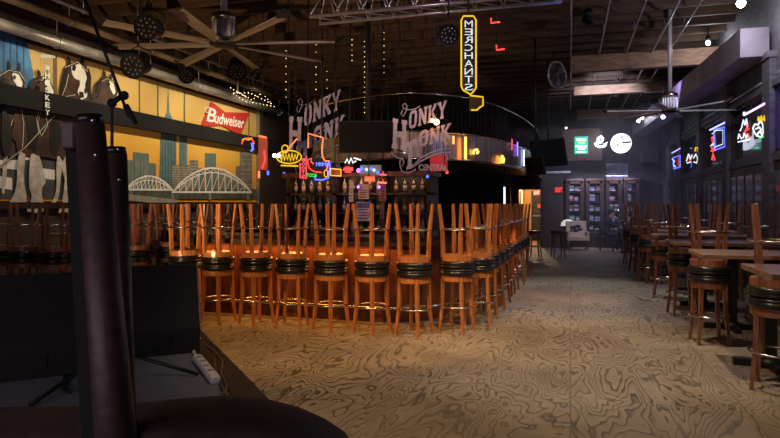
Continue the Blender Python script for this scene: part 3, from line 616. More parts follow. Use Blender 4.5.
# ================================================================ LEFT WALL: MURAL
WX = XL+0.02
def wl(px, py, k=0): return onX(px, py, WX+0.004*(k+1))
WP = [0]
def wpoly(mb, pts, k=0, m=0, th=0.003):
    WP[0] = (WP[0]+1) % 20; mb.prism([wl(x, y, k)+Vector((WP[0]*0.00018, 0, 0)) for x, y in pts], (-th, 0, 0), m)
def wstrip(mb, pts, wd, k=0, m=0):
    for (x0, y0), (x1, y1) in zip(pts, pts[1:]):
        l = math.hypot(x1-x0, y1-y0) or 1; nx, ny = -(y1-y0)/l*wd/2, (x1-x0)/l*wd/2
        wpoly(mb, [(x0+nx, y0+ny), (x0-nx, y0-ny), (x1-nx, y1-ny), (x1+nx, y1+ny)], k, m)
def mm(n, c, v=0.12, s=6): return mat(n, c, 0.6, var=v, scale=s)
mu = thing('wall_mural', 'long yellow wall mural of draught horses, a city skyline and white arch bridges', 'mural', (WX, 12, 1.6), world=True)
ZM0, ZM1 = 1.55, 4.28
ya_, yb_ = wl(0, 100).y-1.2, wl(256, 150).y
sunset = bpy.data.materials.new('mural_sunset'); sunset.use_nodes = True; N_, L_ = nt(sunset); b_ = N_['Principled BSDF']; b_.inputs['Roughness'].default_value = 0.55
tc_ = N_.new('ShaderNodeTexCoord'); sp_ = N_.new('ShaderNodeSeparateXYZ'); nz_ = N_.new('ShaderNodeTexNoise'); nz_.inputs['Scale'].default_value = 0.5; nz_.inputs['Detail'].default_value = 4
mr_ = N_.new('ShaderNodeMapRange'); mr_.inputs[1].default_value = 0.0; mr_.inputs[2].default_value = 2.7; rp_ = N_.new('ShaderNodeValToRGB')
ad_ = N_.new('ShaderNodeMath'); ad_.operation = 'MULTIPLY_ADD'; ad_.inputs[1].default_value = 0.5
L_.new(tc_.outputs['Object'], sp_.inputs[0]); L_.new(tc_.outputs['Object'], nz_.inputs[0]); L_.new(nz_.outputs[0], ad_.inputs[0]); L_.new(sp_.outputs[2], ad_.inputs[2]); L_.new(ad_.outputs[0], mr_.inputs[0]); L_.new(mr_.outputs[0], rp_.inputs[0])
e = rp_.color_ramp.elements; e[0].position = 0.25; e[0].color = (0.85, 0.33, 0.03, 1); e[1].position = 1.0; e[1].color = (0.62, 0.42, 0.14, 1)
x_ = e.new(0.55); x_.color = (0.80, 0.45, 0.07, 1); L_.new(rp_.outputs[0], b_.inputs['Base Color'])
MB().b2((XL+0.002, ya_, ZM0), (WX, yb_, ZM1)).build('sunset_panel', sunset, mu)
blue_m = mm('mural_blue', (0.06, 0.20, 0.42), 0.5, 3); tan_m = mm('mural_tan', (0.50, 0.36, 0.16)); slate = mm('mural_slate', (0.12, 0.17, 0.16)); teal = mm('mural_teal', (0.10, 0.18, 0.19), 0.3)
dkb = mm('mural_bay', (0.060, 0.026, 0.016), 0.6, 4); blk = mm('mural_black', (0.012, 0.010, 0.010), 0.3); wh = mm('mural_white', (0.84, 0.80, 0.74), 0.08); fth = mm('mural_feather', (0.56, 0.49, 0.43), 0.3, 9); brass = mm('mural_brass', (0.62, 0.56, 0.42)); redm = mm('mural_red', (0.50, 0.03, 0.02), 0.06)
gry = mm('mural_grey', (0.22, 0.22, 0.20), 0.4, 4); pale = mm('mural_pale', (0.40, 0.37, 0.31), 0.3); rivr = mm('mural_river', (0.08, 0.085, 0.06), 0.5)
g = MB(); wpoly(g, [(-18, 18), (28, 44), (37, 95), (37, 197), (-18, 197)], 0)
g.build('blue_building', blue_m, mu)
g = MB()
for k in range(6): x = -10+k*6.6; wpoly(g, [(x, 30+k*1.5), (x+1.2, 30.4+k*1.5), (x+1.6, 120), (x+.4, 120)], 1)
g.build('building_seams', mm('mural_navy', (0.03, 0.09, 0.2)), mu)
g = MB(); wpoly(g, [(40, 48), (53, 54), (53, 120), (40, 120)], 0); g.build('tan_column', tan_m, mu)
g = MB(); wpoly(g, [(53, 54), (57, 55.5), (57, 130), (53, 130)], 1); g.build('column_dark_strip', mm('mural_umber', (0.16, 0.10, 0.04)), mu)  # darker umber strip beside the column, part of the mural's own colour
g = MB(); wpoly(g, [(-18, 150), (75, 150), (75, 199), (-18, 199)], 1); g.build('street', mm('mural_street', (0.07, 0.075, 0.075), 0.4, 4), mu)
g = MB()
for q in ([(0, 160), (20, 160), (20, 170), (0, 168)], [(40, 168), (55, 170), (55, 180), (40, 178)], [(0, 176), (12, 178), (12, 190), (0, 188)], [(24, 152), (34, 152), (33, 160), (24, 160)]): wpoly(g, q, 2)
g.build('street_walls', wh, mu)
g = MB()
for k in range(8): wpoly(g, [(40.5+k*1.9, 57.8), (41.8+k*1.9, 58.3), (41.8+k*1.9, 55), (40.5+k*1.9, 54.5)], 4)
g.build('white_lettering', mm('mural_letter_white', (0.80, 0.78, 0.72), 0.02), mu)  # small letters of the reflected vertical sign, set onto the mural as blocks
# horses: body and neck, legs, blaze, harness
def soft(pts, n=4):
    P_ = [Vector(p) for p in pts]; L_n = len(P_); out = []
    for i in range(L_n):
        p0, p1, p2, p3 = P_[i-1], P_[i], P_[(i+1) % L_n], P_[(i+2) % L_n]
        for k in range(n): t_ = k/n; v = 0.5*((2*p1)+(p2-p0)*t_*.8+(2*p0-5*p1+4*p2-p3)*t_**2+(3*p1-p0-3*p2+p3)*t_**3); out.append((v.x, v.y))
    return out
def horse(body, ears, blaze, legs, harness, k):
    g = MB()
    for q in body: wpoly(g, soft(q), k)
    h = g.build('painted_horse', dkb, mu)
    g = MB()
    for q in ears: wpoly(g, q, k+1)
    g.build('mane', blk, h)
    g = MB()
    for q in blaze: wpoly(g, soft(q), k+2)
    if blaze: g.build('white_blaze', wh, h)
    g = MB()
    for q in harness: wstrip(g, q, 1.5, k+1.5)
    if harness: g.build('black_straps', blk, h)
    g = MB()
    for q in legs: wpoly(g, soft(q), k+1)
    if legs: g.build('feathered_legs', fth, h)
    g = MB()
    for q in harness: wstrip(g, q, 0.55, k+3)
    if harness: g.build('harness', brass, h)
C1 = lambda L: [[(x/4.377, 40+y/4.377) for x, y in q] for q in L]
C2 = lambda L: [[(x/3.985, 110+y/3.985) for x, y in q] for q in L]
horse(C1([[(0,150),(40,130),(85,135),(110,175),(105,215),(85,225),(60,200),(30,215),(40,300),(0,300)]]) + C2([[(0,0),(60,0),(64,130),(40,190),(18,150),(0,150)]]),
      C1([[(36,90),(48,110),(46,135),(34,130)], [(80,95),(90,105),(92,135),(78,132)], [(0,160),(20,150),(20,300),(0,300)]]), C1([[(55,145),(80,150),(98,185),(95,212),(82,218),(68,190),(58,175)]]),
      C2([[(18,170),(30,180),(26,260),(18,330),(8,330),(10,250)]]), C1([[(0,155),(40,132),(85,142),(110,180)], [(50,250),(75,300),(45,380)]]), 5)
horse(C1([[(120,215),(140,180),(165,160),(200,160),(225,190),(240,230),(215,262),(190,240),(180,300),(110,300)]]), C1([[(165,125),(178,140),(180,165),(165,165)], [(200,140),(208,150),(206,170),(196,168)]]), C1([[(185,165),(205,165),(222,195),(235,228),(222,245),(205,205)]]), [], C1([[(130,215),(160,175),(205,175),(230,215)]]), 8)
horse(C1([[(415,330),(400,270),(410,200),(440,165),(470,160),(500,180),(515,220),(505,262),(480,270),(500,340)]]), C1([[(450,130),(462,140),(465,165),(450,165)], [(480,150),(490,152),(490,172),(480,170)]]), C1([[(478,180),(496,190),(505,225),(498,240),(484,215)]]), [], C1([[(420,240),(440,185),(470,168),(500,185)], [(425,330),(455,400)]]), 9)
horse(C1([[(285,115),(330,92),(372,105),(390,150),(392,225),(400,262),(370,285),(340,262),(330,300),(330,340),(250,330),(262,210),(275,150)], [(90,300),(250,270),(300,330),(310,440),(60,440)]]) + C2([[(60,0),(120,-8),(300,0),(300,170),(270,200),(230,195),(130,180),(75,170),(56,100)]]),
      C1([[(292,72),(306,80),(316,112),(298,115)], [(352,80),(368,88),(366,112),(350,108)], [(262,200),(280,180),(290,300),(258,300)]]), C1([[(312,118),(345,104),(368,130),(380,165),(372,205),(382,245),(358,262),(340,228),(350,180),(322,160)]]),
      C2([[(75,175),(100,175),(96,290),(105,370),(60,392),(38,370),(66,300)], [(122,182),(155,182),(182,280),(166,330),(172,405),(108,405),(126,340),(116,290)], [(228,190),(247,200),(237,330),(216,388),(198,382),(224,320)], [(262,180),(295,190),(306,400),(234,412),(250,350),(258,280),(246,220)]]),
      C1([[(285,120),(340,96),(385,140)], [(300,150),(290,200),(270,250),(330,240)], [(245,250),(290,320)], [(175,300),(160,345),(170,410)]]) + C2([[(165,0),(150,50),(162,100)], [(85,0),(95,60),(90,150)], [(0,225),(100,150),(220,20)], [(180,0),(190,60),(165,105)]]), 12)
g = MB()
for q in ([(73, 64), (76, 66), (75, 71), (72, 70)], [(79, 92), (83, 92), (84, 97), (80, 98)], [(85, 88), (87, 90), (86, 94), (84, 92)], [(14, 75), (16, 76), (15.5, 79), (13.6, 78)], [(44, 78), (46, 79), (45.6, 82), (43.8, 81)], [(108, 82), (110, 83), (109.6, 86.5), (107.6, 85)]): wpoly(g, soft(q), 15)
for q in ([(62, 76), (66, 68), (69, 64), (66, 78), (63, 92), (60, 94)], [(88, 68), (91, 76), (91, 92), (93, 100), (88, 94), (87, 80)], [(30, 84), (34, 78), (36, 82), (33, 92), (29, 93)], [(96, 92), (98, 82), (102, 78), (101, 88), (98, 98)], [(1, 84), (5, 78), (9, 80), (7, 92), (3, 98), (0, 96)],
          [(26, 112), (34, 116), (38, 132), (36, 150), (30, 148), (27, 130)], [(52, 116), (58, 118), (62, 140), (56, 156), (50, 150), (50, 130)], [(2, 112), (9, 114), (12, 140), (8, 156), (2, 150)]): wpoly(g, soft(q), 14)
g.build('dark_markings', blk, mu)
# skyline
g = MB()
for x0, x1, yt in ((127, 134, 160), (133, 140, 152), (140, 149, 153), (149, 156, 163), (205, 216, 153), (197, 204, 168)): wpoly(g, [(x0, 190), (x1, 190), (x1, yt+.5), (x0, yt)], 1)
g.build('dark_towers', slate, mu)
g = MB(); wpoly(g, [(159, 190), (176, 190), (176.5, 128), (172, 118), (169.5, 112), (169, 104), (168.3, 86), (167.6, 104), (167, 112), (164.5, 118), (161, 126)], 2); wpoly(g, [(179.5, 176), (187, 176), (187, 130), (184, 126), (179.5, 128)], 2); g.build('spired_tower', teal, mu)
g = MB()
for k in range(5): wpoly(g, [(162+k*3, 188), (162.8+k*3, 188), (162.8+k*3, 128), (162+k*3, 128)], 3)
for x in (139, 184, 157.5): wpoly(g, [(x, 125), (x+1, 125.3), (x+.9, 80), (x+.2, 80)], 3)
g.build('tower_seams', mm('mural_teal_dark', (0.05, 0.10, 0.11)), mu)
g = MB()
for x0, x1, yt in ((172, 190, 165), (190, 198, 160), (216, 226, 170), (226, 236, 176), (240, 252, 151), (236, 241, 166)): wpoly(g, [(x0, 192), (x1, 192), (x1, yt+.5), (x0, yt)], 3)
g.build('grey_buildings', mm('mural_buildings', (0.20, 0.17, 0.13), 0.35), mu)
g = MB()
for k in range(9): wstrip(g, [(172, 167+k*2.4), (190, 167.6+k*2.3)], 0.8, 4)
for k in range(7): wstrip(g, [(240, 154+k*5), (252, 154.5+k*5)], 0.6, 4)
for k in range(8): wstrip(g, [(190.5, 163+k*3), (197.5, 163.3+k*3)], 0.8, 4)
for x in (129, 132, 136, 138, 142, 145, 147): wstrip(g, [(x, 160), (x, 186)], 0.5, 4)
g.build('window_bands', pale, mu)
g = MB(); wpoly(g, [(120, 190), (256, 189), (256, 199), (120, 199)], 5); g.build('river', rivr, mu)
g = MB(); wpoly(g, [(127, 194), (178, 200), (178, 206), (127, 200)], 6); g.build('river_bank', mm('mural_bank', (0.32, 0.3, 0.24), 0.2), mu)
def bridge(x0, x1, yb, h):
    g = MB(); n = 12; top = [(x0+(x1-x0)*k/n, yb-h*math.sin(PI*k/n)**0.8) for k in range(n+1)]; low = [(x0+(x1-x0)*k/n, yb-(h-4.5)*max(0, math.sin(PI*k/n))**0.9) for k in range(n+1)]
    wstrip(g, top, 1.5, 7); wstrip(g, low, 1.1, 7); wstrip(g, [(x0-1, yb), (x1+1, yb+.3)], 2.0, 7)
    for k in range(1, n):
        wstrip(g, [top[k], (top[k][0], yb)], 0.7, 8); wstrip(g, [top[k], low[k+1]], 0.6, 8); wstrip(g, [(top[k][0], yb), low[min(n, k+1)]], 0.5, 8)
    g.build('painted_bridge', wh, mu)
bridge(126, 172, 189.5, 13.5); bridge(173, 251, 192, 24)
g = MB()
for x in (131, 172.5, 210, 248): wpoly(g, [(x-1.2, 200), (x+1.2, 200), (x+1.2, 190), (x-1.2, 190)], 6)
g.build('bridge_piers', gry, mu)
# bow-tie beer sign
bt = [(211.5, 101.5), (225, 112), (249.5, 113), (240.5, 136), (222.5, 125.5), (201, 126.5)]
g = MB(); wpoly(g, bt, 9, th=0.02); em = g.build('bow_tie_emblem', redm, mu)
g = MB(); text(g, 'B', wl(206.5, 121, 12), wl(215, 123, 12), wl(209.5, 107.5, 12), bold=0.015); text(g, 'udweiser', wl(214.5, 123.2, 12), wl(243.5, 128.5, 12), wl(216, 112, 12), bold=0.02)
g.path([wl(209, 112, 12), wl(205.5, 112.5, 12), wl(205, 109, 12), wl(209, 107.5, 12), wl(214, 109, 12)], 0.012, 6)
g.build('brand_lettering', mm('mural_script_white', (0.85, 0.82, 0.78), 0.02), em)
# mural frame post at its right end
g = MB(); g.b2((XL, yb_, 0), (XL+0.14, yb_+0.22, ZC)); struct('trim_21', g, steel)
struct('trim_22', MB().b2((XL, YF, 1.42), (XL+0.08, yb_, 1.53)), dark_wood)
# girder and pipes along the mural
gd = thing('lighting_girder', 'dark steel girder running level across the middle of the mural', 'girder', (-8.9, 10, 3.2), world=True)
MB().b2((-8.93, 4, 3.12), (-8.80, 21.9, 3.46)).build('beam', girder_m, gd)
for k in range(6): MB().b2((XL+0.05, 5+3.2*k, 3.2), (-8.93, 5.08+3.2*k, 3.38)).build('bracket', black, gd)
for i, (x, z, r, m_, lb) in enumerate(((-8.62, 4.34, 0.095, pipe_m, 'thick pale galvanised pipe just above the mural'), (-8.35, 4.68, 0.065, mat('tan_pipe', (0.28, 0.19, 0.10), 0.5, 0.3, var=0.2), 'tan painted pipe running above the thick pale pipe'), (-8.05, 4.83, 0.03, pipe_m, 'thin conduit furthest out from the mural wall'))):
    t = thing('ceiling_pipe', lb, 'pipe', (x, 10, z), group='pipes over the mural', world=True); MB().tube((x, YF+0.01, z), (x, YB-0.01, z), r, n=16).build('pipe', m_, t)
    for k in range(9):
        yy = 4.2+2.1*k; g = MB(); g.torus((x, yy, z), r+0.008, 0.014, 16, 6, rot=Matrix.Rotation(PI/2, 3, 'X')); g.tube((x, yy, z+r), (x, yy, ZC-0.02), 0.010, n=6); g.build('pipe_hanger', steel, t)
g = MB(); a = wl(212, 86); g.path([(-8.3, 13.6, 4.9), (-8.3, 13.6, 4.72), (-8.3, 13.85, 4.70), (-8.3, 13.85, 4.45), (-8.45, 13.9, 4.35)], 0.03, 8); tag(g.build('pipe_bend', pipe_m), 'short kinked white pipe dropping from the ceiling above the red bow-tie', 'pipe')
t = thing('reflected_sign', 'narrow vertical white reflected lettering spelling WHISKEY in front of the girder by the horses', 'sign', onX(47.5, 120, -8.74), world=True)  # street sign reflection built as solid letters on a rod
g = MB(); vf = lambda x, y: onX(x, y, -8.75)
for k, ch in enumerate('WHISKEY'): y = 70.2+k*7.4; text(g, ch, vf(45.2, y), vf(49.9, y+.8), vf(45.2, y-5.4), bold=0.03)
g.build('lettering', mat('letter_white_b', (0.75, 0.78, 0.72), 0.5), t)
a, b = vf(47.5, 66), vf(47.5, 116); MB().tube((a.x-0.015, a.y, a.z), (a.x-0.015, a.y, b.z), 0.008, n=6).build('rod', black, t)
# low wainscot cabinets along left wall and stacked stools there
left_tables = [(-7.3, 7.6), (-7.3, 9.6), (-7.3, 11.6), (-7.3, 13.6)]

# ================================================================ TABLES
def make_table(name, label, group, loc, sx=0.72, sy=0.72):
    t = thing(name, label, 'table', loc, 0, group); h = 1.05
    MB().b2((-sx/2, -sy/2, h-0.04), (sx/2, sy/2, h)).build('tabletop', tabletop_m, t, bevel=0.006)
    MB().b2((-0.05, -0.05, 0.05), (0.05, 0.05, h-0.04)).build('pedestal', black, t)
    g = MB(); g.bar((-0.30, 0, 0.03), (0.30, 0, 0.03), 0.07, d0=0.05); g.bar((0, -0.30, 0.03), (0, 0.30, 0.03), 0.07, d0=0.05); g.lathe([(0.11, 0.02), (0.11, 0.06), (0.06, 0.10)], 16); g.build('cross_base', black, t)
    return t
rt = [(1.93, 4.76, 1.38, .74), (1.76, 6.30, 1.24, .70), (1.86, 8.08, 1.36, .7), (1.86, 9.75, 1.3, .7), (2.05, 11.35, 1.25, .7), (1.95, 13.4, 1.3, .7), (1.9, 15.2, 1.3, .7), (1.9, 17.0, 1.3, .7)]
for i, (x, y, sx, sy) in enumerate(rt):
    make_table('bar_table', 'high worn wooden table on a black pedestal, %s back along the window wall' % ('nearest' if i == 0 else O[i]), 'high tables along the window wall', (x, y, 0), sx, sy)
mid = [5.56, 7.2, 8.92, 10.55, 12.4, 14.3, 16.1]
for i, y in enumerate(mid):
    for j, x in enumerate(((1.46, 2.40) if i > 1 else ((1.60,) if i == 0 else (1.44,)))):
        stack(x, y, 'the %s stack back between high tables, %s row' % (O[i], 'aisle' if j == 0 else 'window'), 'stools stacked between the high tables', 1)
stack(1.62, 18.2, 'the furthest stack past the last high table', 'stools stacked between the high tables', 1)
for i, (x, y) in enumerate(left_tables):
    make_table('bar_table', 'high dark table on a black pedestal, %s along the mural wall' % O[i], 'high tables along the mural wall', (x, y, 0), 0.8, 0.7)
k = 0
for y in (6.7, 8.6, 10.6, 12.6, 14.6):
    for x in (-8.0, -7.45, -6.9):
        if x == -6.9 and y < 7: pass
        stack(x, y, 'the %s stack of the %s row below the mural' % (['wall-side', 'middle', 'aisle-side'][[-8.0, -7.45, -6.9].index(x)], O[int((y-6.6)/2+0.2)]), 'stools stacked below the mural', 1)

# ================================================================ BALCONY
cur = [(-5.95, 14.0), (-5.75, 12.9), (-5.0, 11.9), (-3.9, 11.25), (-2.9, 11.1), (-2.2, 11.6), (-1.7, 12.5), (-1.35, 13.8), (-1.1, 15.3), (-0.95, 17.2), (-0.92, 19.2), (-0.92, YB-0.05)]
def smooth(pts, n=4):
    out = []
    for i in range(len(pts)-1):
        p0, p1, p2, p3 = [Vector(pts[max(0, min(len(pts)-1, i+j))]) for j in (-1, 0, 1, 2)]
        for k in range(n):
            t_ = k/n; out.append(0.5*((2*p1)+(p2-p0)*t_+(2*p0-5*p1+4*p2-p3)*t_**2+(3*p1-p0-3*p2+p3)*t_**3))
    out.append(Vector(pts[-1])); return out
cs = smooth(cur)
bl = thing('balcony', 'curved upper balcony with shiny metal fascia and railing over the bar', 'balcony', (-3, 14, 2.35), world=True)
poly = [(p.x, p.y, 2.36) for p in cs] + [(-8.2, YB-0.05, 2.36), (-8.2, 12.4, 2.36)]
MB().prism([(p.x-0.06, p.y+0.05, 2.52) for p in cs] + [(-5.9, YB-0.1, 2.52)], (0, 0, 0.16)).build('deck', dark_wood, bl)
g = MB(); n = len(cs)
for p, q in zip(cs, cs[1:]):
    nn = Vector((p.y-q.y, q.x-p.x)).normalized()*0.03
    g.prism([(p.x, p.y, 2.36), (q.x, q.y, 2.36), (q.x+nn.x, q.y+nn.y, 2.36), (p.x+nn.x, p.y+nn.y, 2.36)], (0, 0, 0.52))
g.build('fascia', mat('streaked_fascia', (0.46, 0.38, 0.33), 0.34, 0.6, var=0.5, scale=5, stretch=(4, 4, 0.3)), bl)  # vertical streaks in the colour imitate reflections on the metal
g = MB(); g.path([(p.x, p.y, 2.37) for p in cs], 0.025, 6); g.path([(p.x, p.y, 2.89) for p in cs], 0.02, 6); g.build('edge_trim', chrome, bl)
g = MB(); g.path([(p.x, p.y, 3.62) for p in cs], 0.024, 8); g.build('handrail', chrome, bl)
g = MB()
for i, p in enumerate(cs): g.tube((p.x, p.y, 2.88), (p.x, p.y, 3.62), 0.009, n=6)
for p, q in zip(cs, cs[1:]):
    g.tube(((p.x+q.x)/2, (p.y+q.y)/2, 2.88), ((p.x+q.x)/2, (p.y+q.y)/2, 3.62), 0.006, n=5)
g.build('balusters', black, bl)
for x, y in ((-5.6, 14.6), (-4.4, 13.9), (-2.1, 21.6)):
    struct('column_1' if False else 'trim_3%d' % int(y), MB().b2((x-0.09, y-0.09, 0), (x+0.09, y+0.09, 2.52)), black)
# signals and orange streak reflected on the fascia, built as glowing shapes
def curve_at(px):  # where the sight line through px meets the fascia
    best = None
    for p, q in zip(cs, cs[1:]):
        for s_ in range(8):
            v = p.lerp(q, s_/8); dd = -v.x*ST+v.y*CT; u = (v.x*CT+v.y*ST)/dd; e_ = abs(CX+F*u-px)
            if best is None or e_ < best[0]: best = (e_, v.copy(), dd)
    return best[1], best[2]
for px, y0_, y1_, r, m_, lb in ((465.5, 137, 159, 0.04, neon('amber_streak', (1, 0.33, 0.04), 3.5), 'tall orange streak reflected on the balcony fascia, built as a glowing tube'), (453.5, 136, 144, 0.03, neon('amber_streak2', (1, 0.4, 0.08), 2), 'short orange lamp at the left of the balcony fascia'), (517.5, 142, 156, 0.02, n_pur, 'thin violet tube on the balcony fascia near the corridor'), (524, 150, 166, 0.02, neon('blue_white', (0.5, 0.6, 1), 3), 'thin pale blue tube at the bend of the balcony fascia'), (512, 139, 150, 0.02, n_dimr, 'thin pink tube on the balcony fascia near its bend')):
    v, dd = curve_at(px); dd -= 0.14; a, b = at(px, y1_, dd), at(px, y0_, dd)
    tag(MB().tube(a, b, r*0.6, n=8).build('light_tube', m_), lb, 'light tube')
v, dd = curve_at(502); dd -= 0.16
t = thing('hand_signal', 'small orange raised-hand street signal reflected on the balcony fascia', 'signal', at(502, 162, dd), world=True)
f = lambda x, y: at(x, y, dd)
g = MB(); g.prism([f(500, 163), f(504.3, 163), f(505, 158.5), f(504, 157), f(503.8, 160), f(503.4, 155.5), f(502.6, 155.3), f(502, 155), f(501.2, 155.6), f(500.8, 156.5), f(500, 158.5)], bk*0.4); g.build('hand_shape', neon('hand_orange', (1, 0.3, 0.03), 4), t)
v, dd2 = curve_at(476); dd2 -= 0.14; f = lambda x, y: at(x, y, dd2)
t = thing('walk_signal', 'small amber walking signal reflected on the balcony fascia left of the raised hand', 'signal', f(476, 154), world=True)
MB().path([f(473.5, 154), f(474, 150.3), f(477, 149.6), f(478.3, 152), f(476.5, 153.5)], 0.025, 6).build('tube', neon('walk_amber', (1, 0.45, 0.08), 3), t)
g = MB(); dsc = [at(520, 190, 19.5), at(520, 212, 19.5)]; t = thing('light_tube', 'vertical icy blue tube left of the yellow corridor opening', 'light tube', at(504.5, 213, 15.2), world=True)
MB().tube(at(504.5, 187, 15.2), at(504.5, 213, 15.2), 0.022, n=8).build('tube', neon('icy_tube', (0.45, 0.65, 1.0), 2), t); q = at(504.5, 187, 15.2); MB().tube(q, (q.x, q.y, 2.53), 0.012, n=6).build('rod', black, t)

# ================================================================ BACK OF THE ROOM
def sgn(px0, px1, ya, yb, Y): return onY(px0, yb, Y), onY(px1, ya, Y)
a, b = sgn(574.5, 588, 136.5, 154, YB-0.06)
t = thing('lit_sign', 'green rectangular lit sign with white lettering on the brick panel', 'sign', (a.x, YB-0.06, a.z), world=True)
MB().b2((a.x, YB-0.10, a.z), (b.x, YB-0.05, b.z)).build('green_face', neon('sign_green', (0.01, 0.42, 0.26), 1.3), t)
g = MB(); f = P(YB-0.106)
for y_, x0, x1, h_ in ((141, 576.5, 586, 2.4), (147.3, 575.5, 587, 2.2), (149.8, 578, 585, 1.6), (152.6, 576.5, 586, 1.2)): g.prism([f(x0, y_), f(x1, y_), f(x1, y_-h_), f(x0, y_-h_)], (0, 0.003, 0))
g.build('white_lettering', neon('sign_white', (0.8, 1, 0.95), 1.6), t)
g = MB(); g.prism([f(578, 143.6), f(585, 143.6), f(585, 142.4), f(578, 142.4)], (0, 0.003, 0)); g.build('yellow_line', neon('sign_yellow', (0.7, 0.9, 0.1), 1.2), t)
c = onY(621, 143.3, 18.8)
t = thing('round_lightbox', 'bright white round lit sign with black marks hanging at the back', 'sign', c, world=True)
RX = Matrix.Rotation(PI/2, 3, 'X'); R_ = 0.29
g = MB(); n = 32; ci = [c + Vector((R_*math.cos(2*PI*k/n), 0, R_*math.sin(2*PI*k/n))) for k in range(n)]; g.prism(ci, (0, 0.10, 0)); g.build('white_face', neon('lightbox_white', (0.80, 0.88, 1.0), 1.6), t)
g = MB(); g.torus(c+Vector((0, 0.05, 0)), R_+0.01, 0.03, 32, 8, rot=RX); g.build('rim', black, t)
f = P(18.79); g = MB(); g.path([f(620.5, 138.5), f(622, 137), f(623, 136)], 0.02, 6); g.path([f(622, 142.5), f(631, 142)], 0.028, 6); g.path([f(617, 144), f(618.6, 146.5)], 0.018, 6); g.build('black_marks', black, t)
MB().tube(c+Vector((0, 0.05, R_)), (c.x, c.y+0.05, ZC-0.02), 0.012, n=6).build('hanging_rod', black, t)
c = onY(600.5, 142.5, YB-0.3)
t = thing('neon_sign', 'small white script neon between the green sign and the round white sign', 'neon sign', c, world=True)
f = P(YB-0.3); g = MB(); g.path([f(595, 143), f(596, 145.5), f(600, 147), f(605, 146), f(607, 142.5), f(603.5, 145)], 0.035, 6); g.path([f(597.5, 144), f(598.5, 138), f(601, 136.5), f(603, 138.5), f(601.5, 142), f(598, 142.5)], 0.045, 6); g.build('script', neon('script_white', (0.75, 0.85, 1), 3.5), t)
MB().tube(f(600.5, 137), f(600.5, 137).xy.to_3d()+Vector((0, 0, ZC-.02)), 0.012, n=6).build('hanging_rod', black, t)
# EXIT sign on a dark pillar
a, b = onY(540.5, 190, 21.3), onY(563, 180, 21.3)
struct('trim_40', MB().b2((a.x, 21.3, 0), (b.x, YB, 2.55)), dark_wood)
struct('trim_41', MB().b2((a.x-0.05, 21.2, 2.55), (b.x+0.25, YB, 2.62)), steel)
a, b = sgn(554.5, 563, 186.8, 193, 21.22)
t = thing('exit_sign', 'red lit EXIT sign on the dark pillar beside the corridor', 'exit sign', (a.x, 21.25, a.z), world=True)
MB().b2((a.x, 21.23, a.z), (b.x, 21.295, b.z)).build('box', mat('exit_back', (0.05, 0.0, 0.0), 0.5, emit=(1, 0.02, 0.02), es=0.05), t)
g = MB(); f = P(21.222); text(g, 'EXIT', f(555.3, 192.2), f(562.3, 192.2), f(555.3, 187.6), bold=0.03); g.build('lettering', neon('exit_red', (1, 0.03, 0.03), 1.3), t)
f = P(y1-0.12); t = thing('exit_sign', 'small red EXIT sign inside the corridor above its grey door', 'exit sign', f(537, 193), world=True); g = MB(); a, b = f(533.5, 195), f(540, 190.5); MB().b2((a.x, a.y, a.z), (b.x, a.y+0.05, b.z)).build('box', mat('exit_back2', (0.5, 0.05, 0.03), 0.5, emit=(1, 0.05, 0.03), es=0.8), t); f2 = P(y1-0.125); text(g, 'EXIT', f2(534, 194.4), f2(539.5, 194.4), f2(534, 191.2), bold=0.02); g.build('lettering', neon('exit_pink', (1, 0.35, 0.3), 2), t)
MB().b2(((a.x+b.x)/2-0.01, a.y, b.z-0.01), ((a.x+b.x)/2+0.01, a.y+0.03, 2.5)).build('stem', black, t)
# cabinets with glazed doors along the back wall
def cabinet(px0, px1, label):
    a, b = onY(px0, 240, 21.75), onY(px1, 240, 21.75); x0, x1 = a.x, b.x; cxm = (x0+x1)/2; W = x1-x0
    t = thing('display_cabinet', label, 'cabinet', (cxm, 21.95, 0), 0, 'glazed cabinets on the back wall', world=True)
    g = MB(); g.b2((x0, 21.8, 0), (x1, YB-0.02, 0.5)); g.b2((x0, YB-0.06, 0.5), (x1, YB-0.02, 2.3)); g.b2((x0, 21.8, 0.5), (x0+0.06, YB-0.05, 2.3)); g.b2((x1-0.06, 21.8, 0.5), (x1, YB-0.05, 2.3)); g.b2((x0, 21.76, 2.3), (x1, YB-0.02, 2.38)); g.build('body', dark_wood, t)
    g = MB()
    for z in (0.85, 1.2, 1.55, 1.9): g.b2((x0+0.06, 21.85, z), (x1-0.06, YB-0.06, z+0.03))
    g.build('shelves', dark_wood, t)
    g = MB(); xa, xb = x0+0.06, x1-0.06
    g.b2((xa, 21.77, 0.55), (xa+0.06, 21.8, 2.28)); g.b2((xb-0.06, 21.77, 0.55), (xb, 21.8, 2.28)); g.b2((xa, 21.77, 0.55), (xb, 21.8, 0.62)); g.b2((xa, 21.77, 2.2), (xb, 21.8, 2.28)); g.b2((xa, 21.775, 1.38), (xb, 21.795, 1.42))
    d = g.build('door', dark_wood, t); MB().sphere((xb-0.03, 21.76, 1.3), 0.02, 8).build('knob', chrome, d)
    return x0, x1
cabs = [(566, 584, 'first glazed cabinet from the EXIT pillar, behind the cream chair'), (586, 604, 'second glazed cabinet from the EXIT pillar, behind the seated person'), (606, 622, 'third glazed cabinet from the EXIT pillar'), (624, 640, 'glazed cabinet nearest the back right corner')]
itc = [(0.35, 0.4, 0.6), (0.5, 0.35, 0.45), (0.2, 0.35, 0.5), (0.5, 0.5, 0.5), (0.1, 0.35, 0.2), (0.4, 0.12, 0.1)]; itm = [mat('boxed_goods_%d' % i, c_, 0.5, var=0.2) for i, c_ in enumerate(itc)]
cn = ['violet', 'pink', 'blue', 'white', 'green', 'red']
